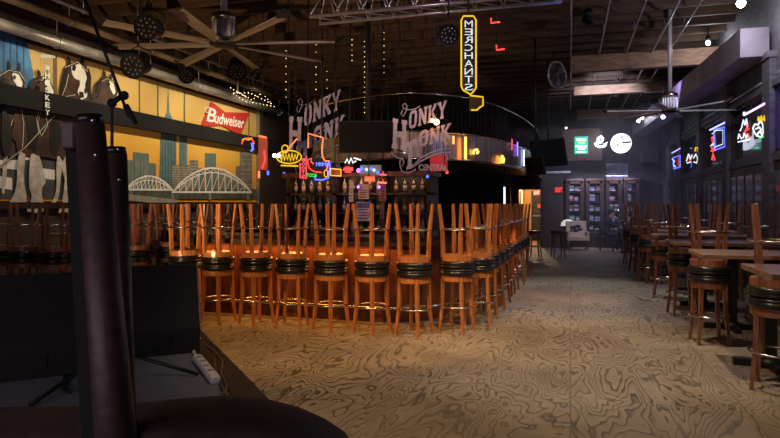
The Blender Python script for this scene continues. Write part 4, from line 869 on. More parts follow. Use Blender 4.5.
for ci_, (p0_, p1_, lb) in enumerate(cabs):
    x0, x1 = cabinet(p0_, p1_, lb)
    for zi, z in enumerate((0.5, 0.88, 1.23, 1.58, 1.93)):
        x = x0+0.10; k = 0
        while x < x1-0.2 and k < 3:
            wd = random.uniform(0.12, 0.2); h_ = random.uniform(0.16, 0.27); im = random.randrange(6)
            if x+wd > x1-0.08: break
            g = MB(); g.b2((x, 21.88, z+0.031 if zi else z+0.001), (x+wd, 22.05, z+h_)); g.b2((x+0.02, 21.877, z+h_*0.45), (x+wd-0.02, 21.879, z+h_*0.8), 1)
            tag(g.build('folded_shirt', [itm[im], itm[(im+3) % 6]]), '%s folded shirt on the %s shelf of the %s glazed cabinet, %s along' % (cn[im], ['bottom', 'second', 'third', 'fourth', 'top'][zi], O[ci_], O[k]), 'shirt', 'folded shirts in the glazed cabinets')
            x += wd+0.04; k += 1
for i, x in enumerate((0.45, 1.6)): area('cabinet_light', (x, 21.6, 2.5), (x, 22.0, 1.0), 0.9, 0.05, 13, (0.72, 0.72, 1.0))
# white round lamp shade beside EXIT pillar, dark armoire
c = onY(568, 226, 21.2)
t = thing('table_lamp', 'white domed lamp low beside the EXIT pillar', 'lamp', (c.x, 21.2, 0), world=False)
MB().lathe([(0.03, 0.0), (0.16, 0.01), (0.16, 0.03), (0.025, 0.05), (0.025, 0.78)], 16).build('stand', black, t); MB().lathe([(0.24, 0.76), (0.22, 0.86), (0.14, 0.95), (0.03, 0.98)], 20).build('lamp_shade', neon('shade_glow', (0.9, 0.9, 0.85), 0.5), t)
# two hanging TVs seen obliquely
def tv(label, c, w_, h_, rz, tilt, hang=True):
    R = Matrix.Rotation(rz, 3, 'Z') @ Matrix.Rotation(tilt, 3, 'X'); c = Vector(c); t = thing('television', label, 'television', c, group='hanging televisions', world=True)
    MB().box(c, (w_, 0.05, h_), R).build('housing', blackm, t); MB().box(c+R @ Vector((0, -0.027, 0)), (w_-0.04, 0.006, h_-0.04), R).build('screen', screen_m, t)
    MB().tube(c+Vector((0, 0.06, 0)), (c.x, c.y+0.06, ZC-0.02), 0.02, n=8).build('ceiling_mount', black, t)
    MB().box(c+R @ Vector((0, 0.04, 0)), (0.3, 0.05, 0.3), R).build('bracket', black, t)
tv('black television angled over the end of the balcony, left of the brick panel', at(548, 153, 14.6), 1.05, 0.66, math.radians(-38), math.radians(12))
tv('black television hanging lowest by the balcony bend', at(535, 166, 13.0), 0.62, 0.40, math.radians(-50), math.radians(10))
tv('large black television hanging in the dark over the middle of the bar', at(366, 137, 9.4), 0.86, 0.5, math.radians(12), math.radians(6))
# speakers
def speaker(label, c, sx, sy, sz, rz=0):
    c = Vector(c); R = Matrix.Rotation(rz, 3, 'Z'); t = thing('wall_speaker', label, 'speaker', c, world=True)
    MB().box(c, (sx, sy, sz), R).build('cabinet', black, t); MB().box(c+R @ Vector((0, -sy/2-0.006, 0)), (sx*0.88, 0.012, sz*0.88), R).build('grille', blackm, t)
    MB().tube(c+Vector((0, 0, sz/2)), (c.x, c.y, ZC-0.02), 0.018, n=8).build('bracket', black, t)
speaker('black loudspeaker box mounted high in the back right corner', onY(649, 156, 21.6), 0.5, 0.35, 0.42)
c = at(557, 75, 13.5)
t = thing('wall_fan', 'black round caged fan hanging from the ceiling near the crossbeams', 'fan', c, world=True); RR = Matrix.Rotation(math.radians(50), 3, 'Z') @ Matrix.Rotation(PI/2, 3, 'X')
g = MB()
for rr in (0.30, 0.24, 0.18, 0.12, 0.06): g.torus(c, rr, 0.006, 24, 5, rot=RR)
g.torus(c, 0.30, 0.02, 28, 6, rot=RR); g.build('cage', steel, t)
g = MB()
for k in range(4):
    a_ = PI/2*k; g.prism([c+RR @ Vector((0.04*math.cos(a_+q), 0.04*math.sin(a_+q), 0.03)) if rr == 0 else c+RR @ Vector((rr*math.cos(a_+q), rr*math.sin(a_+q), 0.03+0.03*q)) for rr, q in ((0, 0), (0.24, -0.3), (0.25, 0.3), (0.1, 0.5))], (0, 0.004, 0))
g.build('blades', black, t); MB().tube(c+RR @ Vector((0, 0, 0)), c+RR @ Vector((0, 0, -0.16)), 0.07, n=12).build('motor', black, t)
MB().tube(c+RR @ Vector((0, 0, -0.1)), (c+RR @ Vector((0, 0, -0.1))).xy.to_3d()+Vector((0, 0, ZC-0.02)), 0.02, n=8).build('stem', black, t)

# single stools in front of the corridor
for (x, y, lb) in ((-0.96, 17.5, 'single dark bar stool standing right way up in front of the yellow corridor'), (-0.33, 17.6, 'single dark bar stool standing in front of the EXIT pillar')):
    stool(x, y, 0.3, lb, None, 1)
# cream chair with dark printed back
t = thing('armchair', 'cream upholstered chair with dark printed back by the cabinets', 'chair', (0.23, 20.6, 0), math.radians(8))
MB().b2((-0.32, -0.25, 0.30), (0.32, 0.28, 0.45)).build('seat', cream, t, bevel=0.03)
bkm = MB().box((0, 0.28, 0.66), (0.66, 0.12, 0.55), Matrix.Rotation(math.radians(-8), 3, 'X')).build('backrest', cream, t, bevel=0.03)
g = MB()
for (x, z, s_) in ((-0.1, 0.72, 0.09), (0.05, 0.76, 0.08), (0.12, 0.66, 0.07), (-0.02, 0.62, 0.08), (-0.16, 0.62, 0.05)): g.sphere((x, 0.205+(0.66-z)*-0.12, z), s_, 8, sc=(1.2, 0.08, 0.7))
g.build('printed_motif', blackm, bkm)
for x in (-0.31, 0.31): MB().b2((x-0.035, -0.25, 0.3), (x+0.035, 0.26, 0.6)).build('armrest', cream, t, bevel=0.02)
for x in (-0.28, 0.28):
    for y in (-0.2, 0.24): MB().bar((x, y, 0.3), (x*1.05, y*1.05, 0), 0.045, 0.03).build('leg', dark_wood, t)
# low table by the person, chair beneath the person
def low_table(label, x, y, sx=0.8, sy=0.6):
    t = thing('cafe_table', label, 'table', (x, y, 0), 0, 'low tables at the back'); MB().b2((-sx/2, -sy/2, 0.72), (sx/2, sy/2, 0.755)).build('tabletop', dark_wood, t, bevel=0.005)
    MB().b2((-0.04, -0.04, 0.04), (0.04, 0.04, 0.72)).build('pedestal', black, t); g = MB(); g.bar((-0.26, 0, 0.02), (0.26, 0, 0.02), 0.06, d0=0.04); g.bar((0, -0.26, 0.02), (0, 0.26, 0.02), 0.06, d0=0.04); g.build('cross_base', black, t); return t
PX, PY = 1.12, 20.35
low_table('low dark table with white papers beside the seated person', PX+0.63, PY-0.12, 0.66, 0.7); low_table('low dark table right of the one with papers', 2.45, 20.3)
g = MB(); g.box((PX+0.55, PY-0.2, 0.759), (0.34, 0.24, 0.006), Matrix.Rotation(0.3, 3, 'Z')); g.box((PX+0.8, PY-0.12, 0.7595), (0.24, 0.3, 0.006), Matrix.Rotation(-0.4, 3, 'Z')); tag(g.build('papers', white_m), 'white papers spread on the low table by the seated person', 'paper')
def chair(label, x, y, rz):
    t = thing('dining_chair', label, 'chair', (x, y, 0), rz, 'low chairs at the back tables'); MB().b2((-0.21, -0.21, 0.43), (0.21, 0.21, 0.47)).build('seat', dark_wood, t)
    for a_, b_ in ((-.18, -.18), (.18, -.18), (-.18, .18), (.18, .18)): MB().bar((a_, b_, 0.43), (a_*1.1, b_*1.1, 0), 0.04, 0.03).build('leg', dark_wood, t)
    g = MB(); g.bar((-.18, .19, .47), (-.18, .24, .92), .035); g.bar((.18, .19, .47), (.18, .24, .92), .035); g.box((0, .235, .85), (.36, .025, .12)); g.box((0, .215, .65), (.36, .02, .06)); g.build('backrest', dark_wood, t); return t
chair('dark wooden chair under the seated person', PX, PY, math.radians(90))
for i, (x, y, r_) in enumerate(((1.9, 20.95, 180+0), (2.3, 19.6, 0), (2.75, 19.65, 0), (1.7, 19.55, 0))):
    chair('dark wooden chair at the back, %s' % ['between the paper table and the cabinets', 'left one in front of the right low table', 'right one in front of the right low table', 'in front of the table with white papers'][i], x, y, math.radians(r_+180))

# seated person
def person():
    t = thing('person', 'person in dark clothes and pale shoes sitting at the low table with hand to face', 'person', (PX, PY, 0))
    J = {'pel': (0, 0, .56), 'sp': (.02, 0, .74), 'ch': (.06, 0, .93), 'nk': (.11, 0, 1.07), 'hd': (.14, 0, 1.13),
         'shl': (.06, -.17, 1.0), 'ell': (.22, -.20, .80), 'hal': (.28, -.08, 1.02), 'shr': (.06, .17, 1.0), 'elr': (.26, .20, .80), 'har': (.44, .10, .79),
         'hil': (.02, -.10, .55), 'knl': (.40, -.14, .53), 'anl': (.26, -.16, .10), 'tol': (.38, -.17, .05), 'hir': (.02, .10, .55), 'knr': (.42, .14, .53), 'anr': (.46, .15, .10), 'tor': (.60, .16, .05)}
    R = dict(pel=.14, sp=.125, ch=.135, nk=.055, hd=.05, shl=.075, ell=.048, hal=.036, shr=.075, elr=.048, har=.036, hil=.095, knl=.065, anl=.045, tol=.04, hir=.095, knr=.065, anr=.045, tor=.04)
    E = [('pel','sp'),('sp','ch'),('ch','nk'),('nk','hd'),('ch','shl'),('shl','ell'),('ell','hal'),('ch','shr'),('shr','elr'),('elr','har'),('pel','hil'),('hil','knl'),('knl','anl'),('anl','tol'),('pel','hir'),('hir','knr'),('knr','anr'),('anr','tor')]
    ks = list(J); me = bpy.data.meshes.new('body'); me.from_pydata([J[k] for k in ks], [(ks.index(a), ks.index(b)) for a, b in E], [])
    o = bpy.data.objects.new('body', me); COL.objects.link(o); o.parent = t; me.materials.append(mat('dark_clothes', (0.022, 0.026, 0.030), 0.8, var=0.3))
    o.modifiers.new('skin', 'SKIN'); 
    if not me.skin_vertices: me.attributes  # layer is made by the modifier's owner mesh below
    if not me.skin_vertices:
        bpy.context.view_layer.objects.active = o; bpy.ops.mesh.customdata_skin_add()
    for i, k in enumerate(ks): me.skin_vertices[0].data[i].radius = (R[k], R[k]); me.skin_vertices[0].data[i].use_root = (k == 'pel')
    s = o.modifiers.new('sub', 'SUBSURF'); s.levels = 2; s.render_levels = 2; 
    skin = mat('skin_tone', (0.48, 0.24, 0.16), 0.55, var=0.05)
    h = MB(); h.sphere((.155, 0, 1.225), .1, 16, sc=(.92, .76, 1.18)); h.sphere((.25, 0, 1.21), .018, 8, sc=(1, .8, 1.3)); h.sphere((.15, -.078, 1.215), .022, 8, sc=(.7, .4, 1.2)); h.sphere((.15, .078, 1.215), .022, 8, sc=(.7, .4, 1.2)); h.tube((.12, 0, 1.06), (.14, 0, 1.15), .05, .05, 12); h.build('head', skin, t)
    e = MB(); e.sphere((.238, -.03, 1.235), .010, 8); e.sphere((.238, .03, 1.235), .010, 8); e.box((.243, 0, 1.165), (.008, .04, .008)); e.build('eyes_and_mouth', blackm, t)
    g = MB(); g.sphere((.135, 0, 1.26), .108, 16, sc=(.95, .86, .98)); g.build('hair', mat('dark_hair', (.02, .012, .008), .7, var=.3), t)
    for nm_, c_, d_ in (('hand', Vector((.285, -.07, 1.04)), Vector((-.03, .03, .07))), ('hand', Vector((.46, .09, .79)), Vector((.08, -.02, .0)))):
        g = MB(); g.sphere(c_, .038, 10, sc=(.9, .5, 1.0) if d_.z > .05 else (1.1, .9, .45)); dn = d_.normalized(); sd = dn.orthogonal().normalized()
        for k in range(4):
            s0 = c_ + sd*(k-1.5)*.016 + dn*.03; l = (.055, .064, .06, .048)[k]; g.path([s0, s0+dn*l*.55, s0+dn*l+Vector((0, 0, -.01))], .0085, 6)
        g.path([c_+sd*.03, c_+sd*.05+dn*.02, c_+sd*.05+dn*.045], .010, 6); g.build(nm_, skin, t)
    for (x, y) in ((.34, -.165), (.56, .155)):
        g = MB(); g.sphere((x, y, .045), .05, 12, sc=(2.4, .85, .85)); g.box((x, y, .012), (.23, .085, .022)); g.build('shoe', white_m, t)
person()

# ================================================================ RIGHT WALL NEON
pw = lambda px, py: onX(px, py, XR-0.10)
def wneon(label, parts, hangx, back):
    a = pw(*hangx); t = thing('neon_sign', label, 'neon sign', a, group='neon beer signs in the transom windows', world=True)
    g = MB(); (x0, y0_), (x1, y1_) = back
    pa, pb = pw(x0, y0_), pw(x1, y1_)
    g.b2((XR-0.07, min(pa.y, pb.y), min(pa.z, pb.z)), (XR-0.055, max(pa.y, pb.y), max(pa.z, pb.z))); g.build('backing', blackm, t)
    g = MB(); g.tube((XR-0.06, pa.y, pa.z), (XR-0.06, pa.y, ZT1-0.02), 0.005, n=5); g.tube((XR-0.06, pb.y, pb.z), (XR-0.06, pb.y, ZT1-0.02), 0.005, n=5); g.tube((XR-0.06, pb.y, ZT1), (XR, pb.y, ZT1), 0.006, n=5); g.tube((XR-0.06, pa.y, ZT1), (XR, pa.y, ZT1), 0.006, n=5); g.build('hanging_wire', black, t)
    for nm_, m_, paths, r in parts:
        g = MB()
        for p in paths: g.path([pw(*q) for q in p], r*0.62, 6)
        g.build(nm_, m_, t)
wneon('white and red neon figure sign in the nearest lit transom window', [
    ('white_tubes', n_wht, [[(742, 126), (743.5, 120), (745, 125), (746.5, 119), (747.5, 127)], [(740, 131), (742, 127)], [(738, 139), (739, 134), (741.5, 139)], [(743, 138), (744.5, 133), (746, 138), (747.5, 134), (748, 137)]], 0.018),
    ('red_tubes', n_red, [[(743.5, 134), (746, 130), (748, 125)], [(745, 131), (748.8, 129)], [(748, 134), (749.5, 138)]], 0.02), ('underline', neon('neon_lilac', (.6, .6, 1), 1.5), [[(738, 142), (750, 139.5)]], 0.016)], (744, 122), ((739, 140), (749, 120)))
wneon('white and yellow neon crest sign in the nearest lit transom window', [
    ('white_tubes', n_wht, [[(753, 128), (755, 124), (758, 125), (760, 121), (763, 124), (763.5, 133), (761, 137), (757, 136), (754, 132), (753, 128)], [(756, 129), (759, 127), (761.5, 130), (758, 133)], [(757, 135), (760, 131), (763, 136)]], 0.022),
    ('yellow_tubes', n_yel, [[(758, 121), (758.5, 117), (760.5, 121), (761.5, 116), (763, 121), (764.5, 116), (765, 121)]], 0.022), ('green_tube', n_grn, [[(759, 139), (764, 137)]], 0.012)], (759, 122), ((753.5, 137), (764, 118)))
wneon('blue neon frame sign with red neon letters at its side', [
    ('blue_frame', n_blue, [[(714, 130), (724.5, 127), (725, 146.5), (715, 150), (714, 130)]], 0.022), ('white_frame', n_wht, [[(712, 134), (716, 130.5), (723, 130), (723, 144), (715, 147)]], 0.014),
    ('red_tubes', n_red, [[(711.5, 138), (713.8, 136), (712, 141), (714, 143)], [(711.5, 147), (713, 152), (714.5, 147)], [(712, 160), (713, 154), (714.8, 160)], [(711, 151), (715.5, 150)]], 0.022), ('white_dot', n_wht, [[(710.5, 146), (713.5, 143), (713, 146)]], 0.018)], (717, 133), ((712, 152), (724, 132)))
wneon('white and yellow neon sign in the third transom window from the corner', [
    ('white_tubes', n_wht, [[(686.5, 161), (688.5, 154), (690.5, 159), (692, 155)], [(693.5, 158), (696, 154), (697.8, 158), (697, 163), (694, 162)], [(687, 163), (691, 162)]], 0.024), ('red_tubes', n_red, [[(689, 158), (691, 162)]], 0.02), ('yellow_tubes', n_yel, [[(695, 151), (695.8, 147.5), (698, 148), (697.5, 151)]], 0.028)], (690, 154), ((687, 163), (698, 150)))
wneon('blue neon frame sign with red bar in the last transom window', [
    ('blue_frame', n_blue, [[(673, 158), (680, 155.5), (680.2, 167), (674, 169), (673, 158)]], 0.024), ('white_tubes', n_wht, [[(672, 159), (674.5, 161), (673, 164), (675.5, 167)]], 0.022), ('red_tubes', n_red, [[(678.6, 158), (678.8, 166)]], 0.022)], (676, 158), ((672.5, 168), (680, 158)))
# soft violet tube lamps at the top of the transoms
for i, (px0, py0, px1, py1, m_) in enumerate(((746, 114, 765, 103.5, neon('lilac_tube', (0.75, 0.45, 0.8), 1.6)), (710, 130, 725, 122.5, neon('blue_tube', (0.35, 0.35, 1), 1.6)), (672, 153, 680, 148.5, neon('blue_tube_b', (0.35, 0.35, 1), 1.4)))):
    t = tag(MB().tube(pw(px0, py0), pw(px1, py1), 0.018, n=8).build('tube_lamp', m_), 'slim glowing tube lamp along the top of the %s neon-filled transom window' % ['nearest', 'middle', 'furthest'][i], 'lamp', 'tube lamps at the transom tops')

# ================================================================ CEILING FITTINGS
def big_fan(name, label, c, rad, n, off, bw, hub_m, bl_m, scale=1.0, droop=0.0):
    c = Vector(c); t = thing(name, label, 'ceiling fan', c, world=True)
    MB().tube(c+Vector((0, 0, 0.45*scale)), (c.x, c.y, ZC-0.01), 0.045*scale, n=12).build('downrod', hub_m, t)
    MB().lathe([(0.09*scale, 0.03), (0.15*scale, 0.05*scale), (0.155*scale, 0.30*scale)], 24, c).build('motor_housing', hub_m, t)
    MB().lathe([(0.12*scale, 0.30*scale), (0.165*scale, 0.31*scale), (0.165*scale, 0.40*scale), (0.12*scale, 0.42*scale)], 24, c).build('top_collar', chrome, t)
    g = MB()
    for k in range(16): a_ = 2*PI*k/16; g.b2((c.x+0.157*scale*math.cos(a_)-0.006, c.y+0.157*scale*math.sin(a_)-0.006, c.z+0.06*scale), (c.x+0.157*scale*math.cos(a_)+0.006, c.y+0.157*scale*math.sin(a_)+0.006, c.z+0.29*scale))
    g.build('housing_ribs', alu, t)
    MB().lathe([(0.12*scale, -0.04*scale), (0.2*scale, -0.02*scale), (0.2*scale, 0.03*scale), (0.12*scale, 0.045*scale)], 24, c).build('hub_plate', black, t)
    for k in range(n):
        a_ = 2*PI*k/n+off; dx = Vector((math.cos(a_), math.sin(a_), 0)); dy = Vector((-math.sin(a_), math.cos(a_), 0)); up = Vector((0, 0, 1))
        vs = []
        for s_, w_ in ((0.16*scale, bw*0.7), (0.5*rad, bw), (rad*0.93, bw)):
            for e_, z_ in ((-0.5, -0.18), (-0.25, 0.02), (0.25, 0.10), (0.5, 0.0)): vs.append(c+dx*s_+dy*e_*w_+up*(z_*bw*0.9))
        vs += [v_+up*0.012 for v_ in vs]; fs = []
        for j in range(2):
            for i in range(3): q = j*4+i; fs += [(q, q+4, q+5, q+1), (12+q, 12+q+1, 12+q+5, 12+q+4)]
        for j in range(2): fs += [(j*4, 12+j*4, 12+j*4+4, j*4+4), (j*4+3, j*4+7, 12+j*4+7, 12+j*4+3)]
        fs += [(0, 1, 13, 12), (1, 2, 14, 13), (2, 3, 15, 14), (8, 20, 21, 9), (9, 21, 22, 10), (10, 22, 23, 11)]
        b = MB().add(vs, fs, 0).build('blade', bl_m, t)
        MB().prism([c+dx*rad*0.93+dy*(-0.5)*bw-up*0.15*bw, c+dx*rad*0.93+dy*0.5*bw, c+dx*rad+dy*0.42*bw+up*0.45*bw, c+dx*rad-dy*0.3*bw+up*0.4*bw], dx*0.012).build('blade_tip', black, b)
        MB().box(c+dx*0.2*scale+up*0.0, (0.12*scale, 0.05*scale, 0.012), Matrix.Rotation(a_, 3, 'Z')).build('blade_bolt_plate', steel, t)
big_fan('ceiling_fan', 'huge eight-bladed industrial ceiling fan with ribbed motor over the left of the bar', at(224, 44, 9.2), 1.85, 8, math.radians(12), 0.18, mat('fan_motor_silver', (0.50, 0.46, 0.52), 0.5, 0.35, var=0.1), blade_m, 1.12)
big_fan('ceiling_fan', 'pale-bladed ceiling fan hanging on a long rod near the window wall', at(670, 111, 11.0), 1.2, 6, math.radians(10), 0.12, mat('fan_white', (0.5, 0.48, 0.48), 0.4, 0.2), mat('fan_blade_pale', (0.55, 0.50, 0.46), 0.4, 0.3), 0.8)

# lighting truss
tr = thing('lighting_truss', 'aluminium lattice lighting truss hung across the ceiling over the bar', 'truss', (-2.2, 8.3, 4.35), world=True)
xa, xb, yt, zb, zt = -3.65, -0.1, 8.25, 4.24, 4.72
g = MB()
for yy, zz in ((yt-0.18, zb), (yt+0.18, zb), (yt, zt)): g.tube((xa, yy, zz), (xb, yy, zz), 0.028, n=10)
g.build('chords', alu, tr)
g = MB(); n = 9
for k in range(n):
    x0 = xa+(xb-xa)*k/n; x1 = xa+(xb-xa)*(k+1)/n; xm = (x0+x1)/2
    for yy in (yt-0.18, yt+0.18): g.tube((x0, yy, zb), (xm, yt, zt), 0.011, n=6); g.tube((xm, yt, zt), (x1, yy, zb), 0.011, n=6)
    g.tube((x0, yt-0.18, zb), (x1, yt+0.18, zb), 0.010, n=6)
g.build('lattice', alu, tr)
g = MB()
for x in (xa+0.4, xb-0.4): g.tube((x, yt, zt), (x, yt, ZC-0.02), 0.012, n=6)
g.build('suspension_rods', steel, tr)
spot('truss_wash', (-2.0, 6.2, 3.9), (-1.9, 8.3, 4.5), 22, (0.95, 0.7, 0.9), 90)
def par(label, c, target, m_=black, lit=None, r=0.12, L=0.26, power=None):
    c = Vector(c); d = (Vector(target)-c).normalized(); t = thing('stage_light', label, 'stage light', c, group='stage lights', world=True); b = c-d*L
    MB().tube(b, c, r*0.72, r, 18, cap=False).build('can', m_, t); MB().tube(b-d*0.06, b, r*0.35, r*0.72, 18).build('can_back', m_, t)
    x = d.orthogonal().normalized(); y = d.cross(x); g = MB(); g.prism([c-d*0.02+x*math.cos(2*PI*k/18)*r*0.96+y*math.sin(2*PI*k/18)*r*0.96 for k in range(18)], -d*0.01); g.build('lens', lit or screen_m, t)
    if lit is None:
        g = MB()
        for rr in (0.35, 0.65):
            for k in range(int(6*rr/0.35)): a_ = 2*PI*k/int(6*rr/0.35); g.sphere(c-d*0.018+(x*math.cos(a_)+y*math.sin(a_))*r*rr, r*0.09, 6)
        g.build('led_dots', steel if m_ is gpar else gpar, t)
    g = MB(); m_p = (b+c)/2; top = Vector((m_p.x, m_p.y, m_p.z+r+0.07)); sx = Vector((-d.y, d.x, 0)); sx = sx.normalized() if sx.length > .1 else Vector((1, 0, 0))
    g.path([m_p+sx*(r+.01), m_p+sx*(r+.01)+Vector((0, 0, r)), top, m_p-sx*(r+.01)+Vector((0, 0, r)), m_p-sx*(r+.01)], 0.008, 6); g.tube(top, (top.x, top.y, ZC-0.02), 0.012, n=6); g.build('yoke', black, t)
    return t
gpar = mat('par_grey', (0.13, 0.12, 0.13), 0.4, 0.4)
par('grey round stage light with a dotted face hanging left of the vertical yellow neon', at(449, 35, 7.6), (0.2, 0.5, 1.5), gpar, r=0.135)
par('black stage light hanging close above the thick pipe, left of the big fan', at(132, 66, 6.9), (-4.0, 0, 1.2), r=0.15)
par('black stage light up in the dark above the other one, left of the big fan', at(146, 27, 6.9), (-3.5, 0, 2.2), r=0.15)
par('black stage light hanging just left of the fan hub', at(186, 76, 11.7), (-5.0, 3, 0.0), r=0.16)
par('black stage light hanging directly beneath the fan hub', at(237, 72, 11.8), (-1.0, 2, -4.0), r=0.19, L=0.4)
lens_lit = neon('lamp_lens', (1.0, 0.95, 0.9), 9)
LB = ['over the stage edge aimed at the bar front', 'over the front floor aimed at the bar corner', 'over the middle of the front floor', 'over the aisle by the high tables', 'far down the aisle', 'above the nearest high table', 'near the back tables', 'first', 'second', 'third', 'fourth', 'fifth']
for i, (l, tg, p, c_, a_) in enumerate(SPOTS + WASH):
    d = (Vector(tg)-Vector(l)).normalized(); c_h = Vector(l)+d*0.02
    lb = 'black spotlight hanging ' + LB[i] if i < 7 else '%s black wash light in the row aimed at the mural, counted from the stage' % LB[i].capitalize()
    t = thing('spotlight', lb, 'spotlight', l, group='ceiling spotlights' if i < 7 else 'mural wash lights', world=True)
    MB().tube(Vector(l)-d*0.22, Vector(l)-d*0.075, 0.075, 0.075, 14).build('can_back', black, t); MB().tube(Vector(l)-d*0.08, Vector(l)+d*0.03, 0.09, 0.10, 14, cap=False).build('rim', black, t)
    q = Vector(l)-d*0.15; MB().tube(q, (q.x, q.y, ZC-0.02), 0.012, n=6).build('stem', black, t)
# the bare glaring lamp near the ceiling and the second smaller one
for (px, py, dd_, s_, r_, lb, pw_) in ((741, 3.5, 8.66, 160, 0.06, 'very bright white lamp glaring close to the ceiling at the right', 42), (708, 43, 12.0, 60, 0.045, 'smaller bright white lamp by the crossbeams', 18)):
    c = at(px, py, dd_); t = thing('glaring_lamp', lb, 'lamp', c, group='bright bare ceiling lamps', world=True)
    MB().sphere(c, r_, 12).build('bulb', neon('hot_white', (0.92, 0.95, 1), s_*0.4), t); MB().lathe([(r_*1.1, 0.0), (r_*1.1, 0.08), (0.02, 0.12)], 14, c+Vector((0, 0, r_))).build('socket', black, t); MB().tube(c+Vector((0, 0, r_+0.1)), (c.x, c.y, ZC-0.02), 0.012, n=6).build('stem', black, t)
    point('bare_lamp_light', tuple(c+Vector((0, -0.01, -r_-0.03))), pw_, (0.86, 0.9, 1))
# small track lamps
for i, (px, py, dd_) in enumerate(((638.5, 121, 18.0), (642, 117.5, 17.4), (663, 117, 14.6), (566, 128, 19.0))):
    c = at(px, py, dd_); t = thing('track_lamp', 'tiny bright track lamp, %s' % ['left one of the pair above the round white sign', 'right one of the pair above the round white sign', 'violet-tinged one under the pale fan', 'beside the top left of the brick panel'][i], 'lamp', c, group='tiny track lamps', world=True)
    MB().sphere(c, 0.05 if i < 3 else .03, 10).build('bulb', neon('track_white', (0.9, 0.9, 1) if i != 2 else (0.7, 0.6, 1), 18 if i < 2 else 6), t); MB().tube(c+Vector((0, 0, 0.04)), (c.x, c.y, ZC-0.02), 0.015, n=6).build('stem', black, t)
# conduits
for i, x in enumerate((0.02, 0.62, 1.18, 1.70, 2.05)):
    t = thing('ceiling_conduit', 'thin metal conduit running along the ceiling, %s from the balcony side' % O[i], 'conduit', (x, 12, 4.78), group='conduits on the ceiling', world=True)
    MB().tube((x, 5, 4.80), (x, 21.9, 4.80), 0.014 if i != 3 else 0.022, n=8).build('tube', alu, t)
    g = MB()
    for k in range(8): g.tube((x, 6+2.1*k, 4.81), (x, 6+2.1*k, ZC-0.02), 0.006, n=5)
    g.build('hangers', steel, t)
# string lights and reflected window lights
def string(label, pts, nb, r=0.016, col=(1, 0.72, 0.3), s_=9, up=True):
    t = thing('string_lights', label, 'string lights', pts[0], group='strings of small warm bulbs', world=True); P_ = [Vector(p) for p in pts]
    MB().path(([Vector((P_[0].x, P_[0].y, ZC-0.02))] if up else [])+P_, 0.004, 5).build('wire', black, t); g = MB(); tot = sum((b-a).length for a, b in zip(P_, P_[1:])); 
    for k in range(nb):
        s = tot*(k+0.5)/nb; 
        for a, b in zip(P_, P_[1:]):
            l = (b-a).length
            if s <= l: g.sphere(a.lerp(b, s/l)+Vector((0, 0, -0.02)), r*random.uniform(0.7, 1.1), 6); break
            s -= l
    o = g.build('bulbs', neon('string_bulb', col, s_), t); return t
string('string of warm bulbs zigzagging under the joists above the red bow-tie', [at(x, y, 12.5) for x, y in ((229, 86), (246, 96), (236, 90), (252, 99), (262, 92), (272, 103), (250, 92), (232, 92), (245, 100), (276, 106))], 46, 0.009, (1, .72, .3), 3.5)
for i, (px, y0_, y1_, n_) in enumerate(((286, 38, 100, 8), (316, 40, 92, 7), (352, 36, 62, 5), (364.5, 38, 114, 15), (384, 28, 75, 7), (327, 66, 100, 4))):  # lit windows of street buildings, reflected, built as hanging bulb strings
    a, b = at(px, y0_, 10.6+0.1*i), at(px, y1_, 10.6+0.1*i)
    string('vertical column of tiny reflected building lights built as bulbs, %s from the left' % O[i], [a, b], n_, 0.010, (1, 0.65, 0.28), 1.2)

# ================================================================ STAGE AND FOREGROUND
SZ = 0.45
outline = [(XL+0.01, 4.75), (-2.95, 4.33), (-1.52, 2.86), (0.35, 0.65), (0.35, YF+0.01), (XL+0.01, YF+0.01)]
st = thing('stage', 'low stage platform with grey speckled carpet and dark wooden edge strip', 'stage', (-4, 1, 0), world=True)
MB().prism([(x, y, 0.0) for x, y in outline][::-1], (0, 0, SZ-0.012)).build('platform', dark_wood, st)
inn = [(XL+0.02, 4.60), (-3.02, 4.18), (-1.62, 2.74), (0.22, 0.57), (0.22, YF+0.02), (XL+0.02, YF+0.02)]
MB().prism([(x, y, SZ-0.012) for x, y in inn][::-1], (0, 0, 0.012)).build('carpet_top', carpet, st)
g = MB(); o2, i2 = outline[:5], inn[:5]
for k in range(3): g.prism([(*o2[k], SZ-0.012), (*i2[k], SZ-0.012), (*i2[k+1], SZ-0.012), (*o2[k+1], SZ-0.012)], (0, 0, 0.022))
g.build('edge_strip', mat('edge_strip', (0.012, 0.008, 0.007), 0.5, var=0.3), st)
up = Vector((-4.4, 3.3, 0.62)); t = thing('added_uplight', 'black added uplight out of view on the stage floor, brightening the fan', 'stage light', (-4.4, 3.3, SZ), world=True)  # housing for the added, unseen fan uplight
dv = (Vector((-5.2, 9.5, 4.6))-up).normalized(); MB().tube(up-dv*0.14, up+dv*0.01, 0.07, 0.085, 16, cap=False).build('can', black, t); MB().tube(up-dv*0.18, up-dv*0.14, 0.04, 0.07, 16).build('can_back', black, t); MB().b2((-4.5, 3.15, SZ), (-4.3, 3.3, SZ+0.03)).build('foot', black, t)
